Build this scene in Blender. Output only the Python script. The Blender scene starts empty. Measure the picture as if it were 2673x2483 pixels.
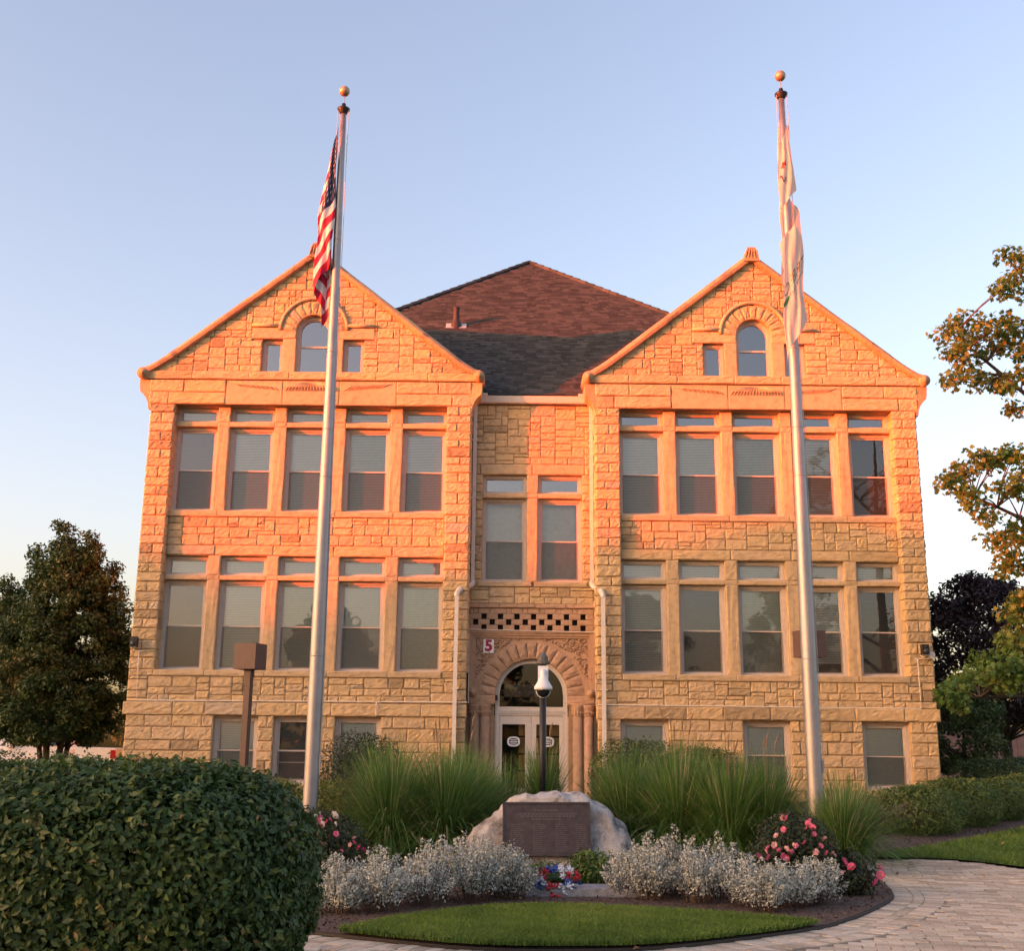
import bpy, bmesh, math, random
import numpy as np
from mathutils import Vector, Matrix

random.seed(11)
rng = np.random.default_rng(11)
sc = bpy.context.scene
COL = sc.collection
R = math.radians

# ------------------------------------------------------------------ camera
PITCH, ROLL = R(13.3787), R(0.5703)
s_, c_ = math.sin(PITCH), math.cos(PITCH)
fw = Vector((0, c_, s_)); r0 = Vector((1, 0, 0)); u0 = Vector((0, -s_, c_))
rt = r0 * math.cos(ROLL) + u0 * math.sin(ROLL)
up = -r0 * math.sin(ROLL) + u0 * math.cos(ROLL)
cam = bpy.data.cameras.new('camera')
cam.sensor_fit = 'HORIZONTAL'; cam.sensor_width = 36.0
cam.lens = 3028 / 2673 * 36.0
cam.clip_start = 0.1; cam.clip_end = 3000
co = bpy.data.objects.new('camera', cam); COL.objects.link(co)
co.matrix_world = Matrix(((rt.x, up.x, -fw.x, -0.587), (rt.y, up.y, -fw.y, 0.0), (rt.z, up.z, -fw.z, 1.6), (0, 0, 0, 1)))
sc.camera = co

# ------------------------------------------------------------------ sky, sun, exposure
SUN_EL, SUN_AZ = R(4.3), R(245.5)          # azimuth clockwise from +Y: low in the west, behind and left of the camera
w = bpy.data.worlds.new('World'); sc.world = w; w.use_nodes = True
wn = w.node_tree
sky = wn.nodes.new('ShaderNodeTexSky'); sky.sky_type = 'NISHITA'; sky.sun_disc = False
sky.sun_elevation = SUN_EL; sky.sun_rotation = SUN_AZ
sky.altitude = 200; sky.air_density = 0.88; sky.dust_density = 4.5; sky.ozone_density = 1.0
glow = wn.nodes.new('ShaderNodeMix'); glow.data_type = 'RGBA'; glow.blend_type = 'MULTIPLY'; glow.inputs[0].default_value = 1.0
glow.inputs[7].default_value = (1.19, .965, .985, 1)      # warm white balance, the same in every direction
wn.links.new(sky.outputs[0], glow.inputs[6]); wn.links.new(glow.outputs[2], wn.nodes['Background'].inputs[0])
wn.nodes['Background'].inputs[1].default_value = 0.15
sd = Vector((math.sin(SUN_AZ) * math.cos(SUN_EL), math.cos(SUN_AZ) * math.cos(SUN_EL), math.sin(SUN_EL)))
sun = bpy.data.lights.new('sun', 'SUN'); sun.energy = 3.0; sun.angle = R(0.55); sun.color = (1.0, 0.07, 0.002)
so = bpy.data.objects.new('sun', sun); COL.objects.link(so)
so.rotation_euler = sd.to_track_quat('Z', 'Y').to_euler(); so.location = (-60, -30, 40)
sc.view_settings.view_transform = 'Standard'; sc.view_settings.look = 'None'
sc.view_settings.gamma = 1; sc.view_settings.use_curve_mapping = False
sc.view_settings.exposure = 2.45
sc.cycles.use_denoising = True
sc.cycles.max_bounces = 7; sc.cycles.diffuse_bounces = 3; sc.cycles.glossy_bounces = 3
sc.cycles.transparent_max_bounces = 12; sc.cycles.transmission_bounces = 4
sc.cycles.sample_clamp_indirect = 6
sc.cycles.caustics_reflective = False; sc.cycles.caustics_refractive = False

# ------------------------------------------------------------------ helpers
WORLD = set()        # empties whose parts are modelled in world coordinates

def tag(o, label=None, cat=None, group=None, kind=None):
    if label: o['label'] = label
    if cat: o['category'] = cat
    if group: o['group'] = group
    if kind: o['kind'] = kind
    return o

def thing(name, label, cat, loc=(0, 0, 0), group=None, world=False, rz=0.0):
    o = bpy.data.objects.new(name, None); COL.objects.link(o)
    o.location = loc; o.rotation_euler = (0, 0, rz); o.empty_display_size = 0.2
    if world: WORLD.add(o.name)
    return tag(o, label, cat, group)

def link(name, me, parent=None):
    o = bpy.data.objects.new(name, me); COL.objects.link(o)
    if parent is not None:
        o.parent = parent
        if parent.name in WORLD:
            o.matrix_parent_inverse = Matrix.Translation(-Vector(parent.location))
    return o

def copy_tree(o, parent=None):
    c = o.copy(); COL.objects.link(c)
    if parent is not None: c.parent = parent
    for ch in o.children: copy_tree(ch, c)
    return c

class MB:
    """collects vertices and faces and links them as one mesh object"""
    def __init__(s): s.v = []; s.f = []; s.m = []; s.t = []
    def add(s, vs, fs, mi=0, tint=0.5):
        b = len(s.v); s.v.extend([tuple(p) for p in vs]); s.t.extend([tint] * len(vs))
        for f in fs: s.f.append([i + b for i in f]); s.m.append(mi)
        return s
    def box(s, x0, x1, y0, y1, z0, z1, mi=0, tint=0.5, M=None):
        vs = [(x, y, z) for z in (z0, z1) for x, y in ((x0, y0), (x1, y0), (x1, y1), (x0, y1))]
        if M is not None: vs = [tuple(M @ Vector(p)) for p in vs]
        return s.add(vs, [(3, 2, 1, 0), (4, 5, 6, 7), (0, 1, 5, 4), (1, 2, 6, 5), (2, 3, 7, 6), (3, 0, 4, 7)], mi, tint)
    def tube(s, pts, rad, n=8, mi=0, tint=0.5, caps=True, sq=None):
        pts = [Vector(p) for p in pts]; k = len(pts)
        if not hasattr(rad, '__len__'): rad = [rad] * k
        vs = []; ref = None
        for i, p in enumerate(pts):
            d = (pts[min(i + 1, k - 1)] - pts[max(i - 1, 0)]).normalized()
            if ref is None: ref = Vector((0, 0, 1)) if abs(d.z) < .9 else Vector((0, 1, 0))
            a = d.cross(ref).normalized(); b = a.cross(d).normalized(); ref = b
            for j in range(n):
                t = 2 * math.pi * (j + (.5 if sq else 0)) / n
                q = p + (a * math.cos(t) + b * math.sin(t)) * rad[i]
                vs.append(q)
        fs = [(i * n + j, i * n + (j + 1) % n, (i + 1) * n + (j + 1) % n, (i + 1) * n + j) for i in range(k - 1) for j in range(n)]
        if caps: fs += [tuple(range(n - 1, -1, -1)), tuple((k - 1) * n + j for j in range(n))]
        return s.add(vs, fs, mi, tint)
    def lathe(s, prof, cx=0, cy=0, n=16, mi=0, tint=0.5):
        vs = [(cx + r * math.cos(2 * math.pi * j / n), cy + r * math.sin(2 * math.pi * j / n), z) for r, z in prof for j in range(n)]
        k = len(prof)
        fs = [(i * n + j, i * n + (j + 1) % n, (i + 1) * n + (j + 1) % n, (i + 1) * n + j) for i in range(k - 1) for j in range(n)]
        fs += [tuple(range(n - 1, -1, -1)), tuple((k - 1) * n + j for j in range(n))]
        return s.add(vs, fs, mi, tint)
    def prism(s, poly, y0, y1, mi=0, tint=0.5):
        """polygon in XZ (counter-clockwise seen from the front, -Y) pushed from y0 to y1"""
        n = len(poly); vs = [(x, y0, z) for x, z in poly] + [(x, y1, z) for x, z in poly]
        fs = [tuple(range(n)), tuple(range(2 * n - 1, n - 1, -1))] + [(i, i + n, (i + 1) % n + n, (i + 1) % n) for i in range(n)]
        return s.add(vs, fs, mi, tint)
    def ball(s, c, r, n=8, k=5, mi=0, tint=0.5):
        r = (r, r, r) if not hasattr(r, '__len__') else r
        vs = []; 
        for i in range(k + 1):
            a = math.pi * i / k
            for j in range(n):
                b = 2 * math.pi * j / n
                vs.append((c[0] + r[0] * math.sin(a) * math.cos(b), c[1] + r[1] * math.sin(a) * math.sin(b), c[2] + r[2] * math.cos(a)))
        fs = [(i * n + j, (i + 1) * n + j, (i + 1) * n + (j + 1) % n, i * n + (j + 1) % n) for i in range(k) for j in range(n)]
        return s.add(vs, fs, mi, tint)
    def mesh(s, name, mats, smooth=False):
        me = bpy.data.meshes.new(name); me.from_pydata(s.v, [], s.f)
        for m in (mats if isinstance(mats, (list, tuple)) else [mats]): me.materials.append(m)
        if len(me.materials) > 1: me.polygons.foreach_set('material_index', s.m)
        a = me.attributes.new('tint', 'FLOAT', 'POINT'); a.data.foreach_set('value', s.t)
        if smooth: me.polygons.foreach_set('use_smooth', [True] * len(me.polygons))
        me.update(); return me
    def build(s, name, mats, parent=None, smooth=False):
        return link(name, s.mesh(name, mats, smooth), parent)

def np_mesh(name, V, F, tint, mats, smooth=False, mi=None):
    """V (n,3), F (m,k) arrays; tint per vertex"""
    me = bpy.data.meshes.new(name); k = F.shape[1]
    me.vertices.add(len(V)); me.vertices.foreach_set('co', np.ascontiguousarray(V, dtype=np.float32).ravel())
    me.loops.add(F.size); me.loops.foreach_set('vertex_index', np.ascontiguousarray(F, dtype=np.int32).ravel())
    me.polygons.add(len(F)); me.polygons.foreach_set('loop_start', np.arange(0, F.size, k, dtype=np.int32))
    me.polygons.foreach_set('loop_total', np.full(len(F), k, dtype=np.int32))
    for m in (mats if isinstance(mats, (list, tuple)) else [mats]): me.materials.append(m)
    if mi is not None: me.polygons.foreach_set('material_index', mi.astype(np.int32))
    if smooth: me.polygons.foreach_set('use_smooth', np.ones(len(F), dtype=bool))
    me.update(calc_edges=True)
    a = me.attributes.new('tint', 'FLOAT', 'POINT'); a.data.foreach_set('value', np.ascontiguousarray(tint, dtype=np.float32))
    return me

# ------------------------------------------------------------------ materials
MATS = {}
def nodes(name):
    m = bpy.data.materials.new(name); m.use_nodes = True; nt = m.node_tree
    return m, nt, nt.nodes['Principled BSDF']
def nd(nt, t, **k):
    n = nt.nodes.new(t)
    for a, b in k.items():
        if a.startswith('i_'):
            n.inputs[int(a[2:]) if a[2:].isdigit() else a[2:]].default_value = b
        else: setattr(n, a, b)
    return n
def ramp(nt, fac, stops, interp='LINEAR'):
    r = nt.nodes.new('ShaderNodeValToRGB'); e = r.color_ramp.elements; r.color_ramp.interpolation = interp
    while len(e) > 1: e.remove(e[-1])
    e[0].position = stops[0][0]; e[0].color = (*stops[0][1], 1)
    for p, c in stops[1:]:
        q = e.new(p); q.color = (*c, 1)
    nt.links.new(fac, r.inputs[0]); return r.outputs[0]
def noise(nt, scale, detail=4, rough=.55, vec=None):
    n = nd(nt, 'ShaderNodeTexNoise'); n.inputs['Scale'].default_value = scale; n.inputs['Detail'].default_value = detail; n.inputs['Roughness'].default_value = rough
    if vec is None: vec = nd(nt, 'ShaderNodeNewGeometry').outputs['Position']
    nt.links.new(vec, n.inputs['Vector']); return n.outputs['Fac']
def mixc(nt, fac, a, b, mode='MIX'):
    m = nd(nt, 'ShaderNodeMix', data_type='RGBA', blend_type=mode)
    for sock, v in ((m.inputs[0], fac), (m.inputs[6], a), (m.inputs[7], b)):
        if hasattr(v, 'links') or hasattr(v, 'is_linked'): nt.links.new(v, sock)
        elif hasattr(v, '__len__'): sock.default_value = (*v, 1)
        else: sock.default_value = v
    return m.outputs[2]
def bump(nt, bs, h, strength=.5, dist=.02, prev=None):
    b = nd(nt, 'ShaderNodeBump'); b.inputs['Strength'].default_value = strength; b.inputs['Distance'].default_value = dist
    nt.links.new(h, b.inputs['Height'])
    if prev is not None: nt.links.new(prev, b.inputs['Normal'])
    nt.links.new(b.outputs[0], bs.inputs['Normal']); return b.outputs[0]
def tint_out(nt):
    return nd(nt, 'ShaderNodeAttribute', attribute_name='tint').outputs['Fac']

def plain(name, col, rough=.6, metal=0.0, var=.12, scale=8, bmp=.0, spec=.4):
    """one colour with slight wear, dirt and fine relief"""
    if name in MATS: return MATS[name]
    m, nt, b = nodes(name)
    n = noise(nt, scale, 5)
    lo = tuple(c * (1 - var * 1.6) for c in col); hi = tuple(min(1, c * (1 + var)) for c in col)
    nt.links.new(ramp(nt, n, [(.25, lo), (.55, col), (.8, hi)]), b.inputs['Base Color'])
    rr = nd(nt, 'ShaderNodeMapRange'); rr.inputs[3].default_value = max(.02, rough - .1); rr.inputs[4].default_value = min(1, rough + .12)
    nt.links.new(n, rr.inputs[0]); nt.links.new(rr.outputs[0], b.inputs['Roughness'])
    b.inputs['Metallic'].default_value = metal; b.inputs['Specular IOR Level'].default_value = spec
    if bmp: bump(nt, b, noise(nt, scale * 6, 4), bmp, .01)
    MATS[name] = m; return m

def stone_mat(name, stops, stain=(.20, .185, .165), stain_at=.66, bmp=.7, nscale=7.0):
    m, nt, b = nodes(name)
    col = ramp(nt, tint_out(nt), stops)
    n1 = noise(nt, nscale, 7, .62)
    col = mixc(nt, 1.0, col, ramp(nt, n1, [(.25, (.72, .70, .68)), (.5, (1, 1, 1)), (.78, (1.14, 1.12, 1.06))]), 'MULTIPLY')
    n2 = noise(nt, 2.3, 5, .6)
    col = mixc(nt, ramp(nt, n2, [(stain_at, (0, 0, 0)), (stain_at + .09, (.75, .75, .75))]), col, stain)
    n3 = noise(nt, .45, 3)
    col = mixc(nt, 1.0, col, ramp(nt, n3, [(.3, (.90, .89, .87)), (.7, (1.06, 1.05, 1.03))]), 'MULTIPLY')
    nt.links.new(col, b.inputs['Base Color'])
    b.inputs['Roughness'].default_value = .9; b.inputs['Specular IOR Level'].default_value = .2
    p = bump(nt, b, noise(nt, 16, 8, .65), bmp * .7, .022)
    vo = nd(nt, 'ShaderNodeTexVoronoi'); vo.inputs['Scale'].default_value = 13
    nt.links.new(nd(nt, 'ShaderNodeNewGeometry').outputs['Position'], vo.inputs['Vector'])
    bump(nt, b, vo.outputs['Distance'], bmp * .3, .012, p)
    MATS[name] = m; return m

STOPS = [(0, (.38, .275, .16)), (.2, (.52, .375, .21)), (.4, (.59, .42, .23)), (.6, (.56, .405, .245)), (.75, (.62, .43, .215)), (.88, (.57, .39, .22)), (1, (.46, .38, .28))]
M_STONE = stone_mat('limestone', STOPS, bmp=1.0)
M_TOOLED = stone_mat('tooled_limestone', [(0, (.49, .36, .215)), (.5, (.54, .395, .235)), (1, (.55, .385, .225))], bmp=.22, stain_at=.70)
M_BROWN = stone_mat('brownstone', [(0, (.44, .285, .185)), (.5, (.50, .325, .215)), (1, (.55, .345, .235))], bmp=.35, stain_at=.72)
M_COPING = stone_mat('weathered_coping', [(0, (.40, .25, .15)), (1, (.52, .34, .19))], stain=(.13, .115, .10), stain_at=.57, bmp=.5, nscale=9)
M_MORTAR = stone_mat('mortar', [(0, (.32, .225, .145)), (1, (.36, .255, .165))], bmp=.3, stain_at=.75)
M_FRAME = plain('taupe_window_paint', (.54, .465, .40), .55, var=.07)
M_CREAM = plain('cream_paint', (.66, .59, .50), .5, var=.06)
M_GUTTER = plain('gutter_paint', (.66, .60, .53), .45, var=.06)
M_CONDUIT = plain('conduit_paint', (.74, .66, .54), .5, var=.05)
M_BLACK = plain('black_paint', (.018, .018, .02), .45, var=.2)
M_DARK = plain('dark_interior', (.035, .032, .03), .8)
M_BROWNMETAL = plain('brown_metal', (.105, .058, .045), .5, var=.15)
M_ALU = plain('brushed_aluminium', (.36, .34, .335), .5, .85, var=.12, scale=5)
M_GOLD = plain('gilded_ball', (.42, .31, .21), .5, .6, var=.12)
M_WHITEP = plain('white_plastic', (.78, .78, .78), .35, var=.04)
M_BARK = plain('bark', (.085, .062, .045), .95, var=.4, scale=14, bmp=.8)
M_TWIG = plain('twig', (.10, .07, .05), .9, var=.3, scale=20)
M_MULCH = plain('mulch', (.12, .078, .06), 1.0, var=.5, scale=26, bmp=1.0)
M_CHIP = None

def glass_mat(name, refl=.10, tint=(.95, .97, .95), rough=.0):
    m = bpy.data.materials.new(name); m.use_nodes = True; nt = m.node_tree
    nt.nodes.remove(nt.nodes['Principled BSDF'])
    tr = nd(nt, 'ShaderNodeBsdfTransparent'); tr.inputs[0].default_value = (*tint, 1)
    gl = nd(nt, 'ShaderNodeBsdfGlossy'); gl.inputs['Color'].default_value = (.95, .95, .95, 1); gl.inputs['Roughness'].default_value = rough
    geo = nd(nt, 'ShaderNodeNewGeometry')
    bp = nd(nt, 'ShaderNodeBump'); bp.inputs['Strength'].default_value = .10; bp.inputs['Distance'].default_value = .01
    nt.links.new(noise(nt, 1.6, 2), bp.inputs['Height']); nt.links.new(bp.outputs[0], gl.inputs['Normal'])
    fr = nd(nt, 'ShaderNodeFresnel'); fr.inputs[0].default_value = 1.5
    ad = nd(nt, 'ShaderNodeMath', operation='ADD'); ad.inputs[1].default_value = refl; nt.links.new(fr.outputs[0], ad.inputs[0])
    mx = nd(nt, 'ShaderNodeMixShader'); nt.links.new(ad.outputs[0], mx.inputs[0]); nt.links.new(tr.outputs[0], mx.inputs[1]); nt.links.new(gl.outputs[0], mx.inputs[2])
    nt.links.new(mx.outputs[0], nt.nodes['Material Output'].inputs['Surface'])
    return m
M_GLASS = glass_mat('window_glass', .08)
M_GLASS_D = glass_mat('door_glass', .015, (.8, .82, .8))
M_GLASS_R = glass_mat('coated_glass', .22, (.55, .6, .62))
def screen_mat():
    m = bpy.data.materials.new('insect_screen'); m.use_nodes = True; nt = m.node_tree
    b = nt.nodes['Principled BSDF']; b.inputs['Base Color'].default_value = (.06, .055, .05, 1); b.inputs['Roughness'].default_value = .7
    tr = nd(nt, 'ShaderNodeBsdfTransparent'); mx = nd(nt, 'ShaderNodeMixShader'); mx.inputs[0].default_value = .38
    nt.links.new(tr.outputs[0], mx.inputs[1]); nt.links.new(b.outputs[0], mx.inputs[2]); nt.links.new(mx.outputs[0], nt.nodes['Material Output'].inputs['Surface'])
    return m
M_SCREEN = screen_mat()
M_BLIND = plain('blind_slats', (.86, .88, .78), .5, var=.04)
M_BLIND2 = plain('dark_blind_slats', (.16, .165, .15), .5, var=.08)  # dark slat colour paints dark reflections into some windows

def leaf_mat(name, stops, trans=.3, rough=.5, spec=.35):
    m, nt, b = nodes(name)
    col = ramp(nt, tint_out(nt), stops)
    col = mixc(nt, 1.0, col, ramp(nt, noise(nt, 1.1, 3), [(.3, (.82, .84, .82)), (.7, (1.15, 1.12, 1.1))]), 'MULTIPLY')
    nt.links.new(col, b.inputs['Base Color']); b.inputs['Roughness'].default_value = rough; b.inputs['Specular IOR Level'].default_value = spec
    tl = nd(nt, 'ShaderNodeBsdfTranslucent'); nt.links.new(col, tl.inputs[0])
    mx = nd(nt, 'ShaderNodeMixShader'); mx.inputs[0].default_value = trans
    nt.links.new(b.outputs[0], mx.inputs[1]); nt.links.new(tl.outputs[0], mx.inputs[2]); nt.links.new(mx.outputs[0], nt.nodes['Material Output'].inputs['Surface'])
    MATS[name] = m; return m
G = lambda a: [(0, a[0]), (.5, a[1]), (1, a[2])]
L_HEDGE = leaf_mat('privet_leaf', [(0, (.028, .056, .016)), (.5, (.058, .108, .028)), (.8, (.10, .155, .038)), (.95, (.15, .19, .05)), (1, (.18, .13, .055))], .28, .5)
L_PEAR = leaf_mat('pear_leaf', [(0, (.034, .062, .022)), (.5, (.065, .105, .032)), (.85, (.09, .125, .04)), (1, (.17, .13, .045))], .25)
L_MAPLE = leaf_mat('maple_leaf', [(0, (.075, .15, .03)), (.4, (.115, .20, .04)), (.7, (.16, .225, .045)), (1, (.26, .18, .05))], .4)
L_PURPLE = leaf_mat('purple_leaf', [(0, (.028, .018, .022)), (.6, (.055, .028, .034)), (1, (.085, .048, .045))], .15)
L_GREEN = leaf_mat('shrub_leaf', [(0, (.05, .085, .028)), (.5, (.085, .13, .04)), (1, (.14, .18, .05))], .3)
L_YELLOW = leaf_mat('golden_shrub_leaf', [(0, (.085, .115, .028)), (.5, (.16, .19, .04)), (1, (.26, .27, .06))], .35)
L_BOX = leaf_mat('low_hedge_leaf', [(0, (.065, .11, .028)), (.5, (.115, .18, .042)), (.85, (.18, .24, .055)), (1, (.22, .21, .055))], .3)
L_ROSE = leaf_mat('rose_leaf', [(0, (.022, .036, .016)), (.6, (.04, .058, .024)), (1, (.085, .06, .03))], .2)
L_SAGE = leaf_mat('silver_leaf', [(0, (.15, .145, .105)), (.35, (.32, .34, .285)), (.7, (.50, .53, .47)), (1, (.66, .68, .63))], .2, .7, .2)
L_GRASS = leaf_mat('ornamental_grass', [(0, (.07, .13, .028)), (.5, (.115, .23, .05)), (.85, (.18, .30, .075)), (1, (.42, .38, .20))], .35, .5)
L_LAWN = leaf_mat('lawn_blade', [(0, (.085, .15, .024)), (.5, (.145, .235, .036)), (1, (.24, .30, .065))], .35, .55)
L_LIME = leaf_mat('bright_leaf', [(0, (.06, .105, .02)), (.5, (.10, .165, .03)), (1, (.15, .22, .04))], .3)

def ss(t): t = max(0., min(1., t)); return t * t * (3 - 2 * t)
def gz(x, y): return .35 * ss((y - 15) / 13.0)

# ------------------------------------------------------------------ the stone building
BLD = thing('stone_building', 'two storey rock-faced limestone building with twin gables and an arched entrance', 'building', (0, 31.7, .3), world=True)
YP, YL, YC = 31.70, 31.92, 32.45           # pier face, recessed window panel, recessed centre bay
YF = 32.10                                  # window frames of the wings
WC, HW = 6.36, 4.60                         # wing centre and half width
PIN, POUT = 2.45, 10.20                     # panel between the piers
X = Vector((1, 0, 0)); Z = Vector((0, 0, 1)); NF = Vector((0, -1, 0))
STONES = []                                 # (area, verts, faces, tint) of plain walling stones

def stone_geo(o, u, n, wd, h, bulge=.05, depth=.05, gap=.008, cell=.085):
    """rock-faced block: pillowed, chiselled front, square sides; o = lower corner on the face plane"""
    bulge *= .62; o = Vector(o); x0, x1, z0, z1 = gap, wd - gap, gap, h - gap
    mg = min(.03, (x1 - x0) * .2, (z1 - z0) * .2)
    nx = max(1, min(10, round((x1 - x0) / cell))); nz = max(1, min(5, round((z1 - z0) / cell)))
    us = [x0] + [x0 + mg + (x1 - x0 - 2 * mg) * i / nx for i in range(nx + 1)] + [x1]
    vs_ = [z0] + [z0 + mg + (z1 - z0 - 2 * mg) * j / nz for j in range(nz + 1)] + [z1]
    a, b, ph = random.uniform(-.5, .5), random.uniform(-.6, .6), random.random() * 6
    V = []; NX, NZ = len(us), len(vs_)
    for j, v in enumerate(vs_):
        for i, uu in enumerate(us):
            edge = i in (0, NX - 1) or j in (0, NZ - 1)
            if edge: hh = 0.0; du = dv = 0
            else:
                fu, fv = (i - 1) / nx - .5, (j - 1) / nz - .5
                hh = bulge * (.55 + a * fu + b * fv + .22 * math.sin(ph + 7 * fu + 5 * fv) + random.uniform(-.28, .34))
                hh = max(.006, hh); j1 = i in (1, NX - 2); j2 = j in (1, NZ - 2)
                du = 0 if j1 else random.uniform(-.3, .3) * (x1 - x0) / nx
                dv = 0 if j2 else random.uniform(-.3, .3) * (z1 - z0) / nz
            V.append(o + u * (uu + du) + Z * (v + dv) + n * hh)
    F = []
    for j in range(NZ - 1):
        for i in range(NX - 1):
            q = (j * NX + i, j * NX + i + 1, (j + 1) * NX + i + 1, (j + 1) * NX + i)
            F.append(q)
    b0 = len(V)
    c = [V[0], V[NX - 1], V[NX * NZ - 1], V[NX * (NZ - 1)]]
    V += [p - n * depth for p in c]
    F += [(0, b0, b0 + 1) + tuple(range(NX - 1, 0, -1)),
          (NX * (NZ - 1), ) + tuple(NX * (NZ - 1) + i for i in range(1, NX)) + (b0 + 2, b0 + 3),
          tuple(j * NX for j in range(NZ)) + (b0 + 3, b0),
          tuple(j * NX + NX - 1 for j in range(NZ - 1, -1, -1)) + (b0 + 1, b0 + 2)]
    if u.cross(Z).dot(n) < 0: F = [f[::-1] for f in F]
    return V, F

def rtint():
    t = random.random()
    return min(1, max(0, random.gauss(.46, .2))) if t < .82 else random.random()

def wall_stone(o, u, n, wd, h, **k):
    V, F = stone_geo(o, u, n, wd, h, **k); STONES.append((wd * h, V, F, rtint()))

def named_stone(name, o, u, n, wd, h, mat=None, tint=None, **k):
    V, F = stone_geo(o, u, n, wd, h, **k)
    return MB().add(V, F, 0, rtint() if tint is None else tint).build(name, mat or M_STONE, BLD)

def cut(V, F, co_, no):
    bm = bmesh.new(); bv = [bm.verts.new(p) for p in V]
    for f in F:
        try: bm.faces.new([bv[i] for i in f])
        except ValueError: pass
    r = bmesh.ops.bisect_plane(bm, geom=bm.verts[:] + bm.edges[:] + bm.faces[:], plane_co=co_, plane_no=no, clear_outer=True)
    bm.verts.index_update(); bm.verts.ensure_lookup_table()
    V2 = [v.co.copy() for v in bm.verts]; F2 = [tuple(v.index for v in f.verts) for f in bm.faces]; bm.free()
    return V2, F2

def ashlar(x0, x1, z0, z1, y, blocked=None, uz=.105, ux=.06, clip=None, bulge=.045, hw=(.12, .54, .34)):
    """random coursed ashlar packed on a grid"""
    H = max(1, round((z1 - z0) / uz)); W = max(1, round((x1 - x0) / ux)); dz = (z1 - z0) / H; dx = (x1 - x0) / W
    used = [[False] * W for _ in range(H)]
    if blocked:
        for j in range(H):
            for i in range(W):
                used[j][i] = int(blocked(x0 + (i + .5) * dx, z0 + j * dz, z0 + (j + 1) * dz))
    for j in range(H):
        i = 0
        while i < W:
            if used[j][i]: i += 1; continue
            run = 0
            while i + run < W and not used[j][i + run] and run < 26: run += 1
            soft = 0
            while i + run < W and used[j][i + run] == 2 and soft < 4: run += 1; soft += 1
            hmax = 1
            h = random.choices((1, 2, 3), hw)[0]; h = min(h, H - j)
            wmin, wmax = (5, 10) if h == 1 else ((5, 12) if h == 2 else (6, 11))
            wd = min(run, random.randint(wmin, wmax))
            if run - wd < 3: wd = run if run <= wmax + 3 else wd - 3
            def free(hh): return all(used[j + b][i + a] != 1 for b in range(hh) for a in range(wd))
            while h > 1 and not free(h): h -= 1
            if h == H - j - 1 and h < 3 and H - j <= 3 and free(h + 1) and random.random() < .6: h += 1
            for b in range(h):
                for a in range(wd): used[j + b][i + a] = 1
            sx, sz, sw, sh = x0 + i * dx, z0 + j * dz, wd * dx, h * dz
            if clip:
                V, F = stone_geo((sx, y, sz), X, NF, sw, sh, bulge=bulge)
                for pc, pn in clip(sx, sz, sx + sw, sz + sh):
                    V, F = cut(V, F, pc, pn)
                if F: STONES.append((sw * sh, V, F, rtint()))
            else: wall_stone((sx, y, sz), X, NF, sw, sh, bulge=bulge)
            i += wd

def coursed(x0, x1, z0, z1, y, course=.29, length=.62, holes=(), bulge=.05):
    """regular coursed blocks in running bond, with rectangular holes left open"""
    n = max(1, round((z1 - z0) / course)); zs = [z0]
    hs = [random.uniform(.8, 1.2) for _ in range(n)]; t = sum(hs)
    for h in hs: zs.append(zs[-1] + h / t * (z1 - z0))
    for k in range(n):
        spans = [(x0, x1)]
        for hx0, hx1, hz0, hz1 in holes:
            if hz0 < (zs[k] + zs[k + 1]) / 2 < hz1:
                spans = [q for a, b in spans for q in ((a, min(b, hx0)), (max(a, hx1), b)) if q[1] - q[0] > .05]
        for a, b in spans:
            m = max(1, round((b - a) / length)); cuts = [a]
            off = .5 if k % 2 else 0.0
            for q in range(1, m + 1):
                p = a + (b - a) * (q - off + random.uniform(-.16, .16)) / m
                if a + .16 < p < b - .16 and p - cuts[-1] > .16: cuts.append(p)
            cuts.append(b)
            for p, q in zip(cuts, cuts[1:]): wall_stone((p, y, zs[k]), X, NF, q - p, zs[k + 1] - zs[k], bulge=bulge)

def wall_open(mb, x0, x1, z0, z1, y, yb, holes, mi=0, rmi=0):
    """backing wall with window openings and their reveals"""
    xs = sorted({x0, x1} | {min(max(h[i], x0), x1) for h in holes for i in (0, 1)}); zs = sorted({z0, z1} | {min(max(h[i], z0), z1) for h in holes for i in (2, 3)})
    for a, b in zip(xs, xs[1:]):
        for c, d in zip(zs, zs[1:]):
            mx, mz = (a + b) / 2, (c + d) / 2
            if any(h[0] < mx < h[1] and h[2] < mz < h[3] for h in holes): continue
            mb.add([(a, y, c), (b, y, c), (b, y, d), (a, y, d)], [(0, 1, 2, 3)], mi)
    for a, b, c, d in holes:
        mb.add([(a, y, c), (a, yb, c), (a, yb, d), (a, y, d)], [(0, 1, 2, 3)], rmi)
        mb.add([(b, y, c), (b, y, d), (b, yb, d), (b, yb, c)], [(0, 1, 2, 3)], rmi)
        mb.add([(a, y, c), (b, y, c), (b, yb, c), (a, yb, c)], [(0, 1, 2, 3)], rmi)
        mb.add([(a, y, d), (a, yb, d), (b, yb, d), (b, y, d)], [(0, 1, 2, 3)], rmi)

# ---- windows
def ring(mb, x0, x1, z0, z1, wd, y0, y1, mi=0, bot=None):
    bw = wd if bot is None else bot
    mb.box(x0, x0 + wd, y0, y1, z0, z1, mi); mb.box(x1 - wd, x1, y0, y1, z0, z1, mi)
    mb.box(x0 + wd, x1 - wd, y0, y1, z1 - wd, z1, mi); mb.box(x0 + wd, x1 - wd, y0, y1, z0, z0 + bw, mi)

def pane(x0, x1, z0, z1, y, parent, mat, name='pane'):
    return MB().add([(x0, y, z0), (x1, y, z0), (x1, y, z1), (x0, y, z1)], [(0, 1, 2, 3)]).build(name, mat, parent)

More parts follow.
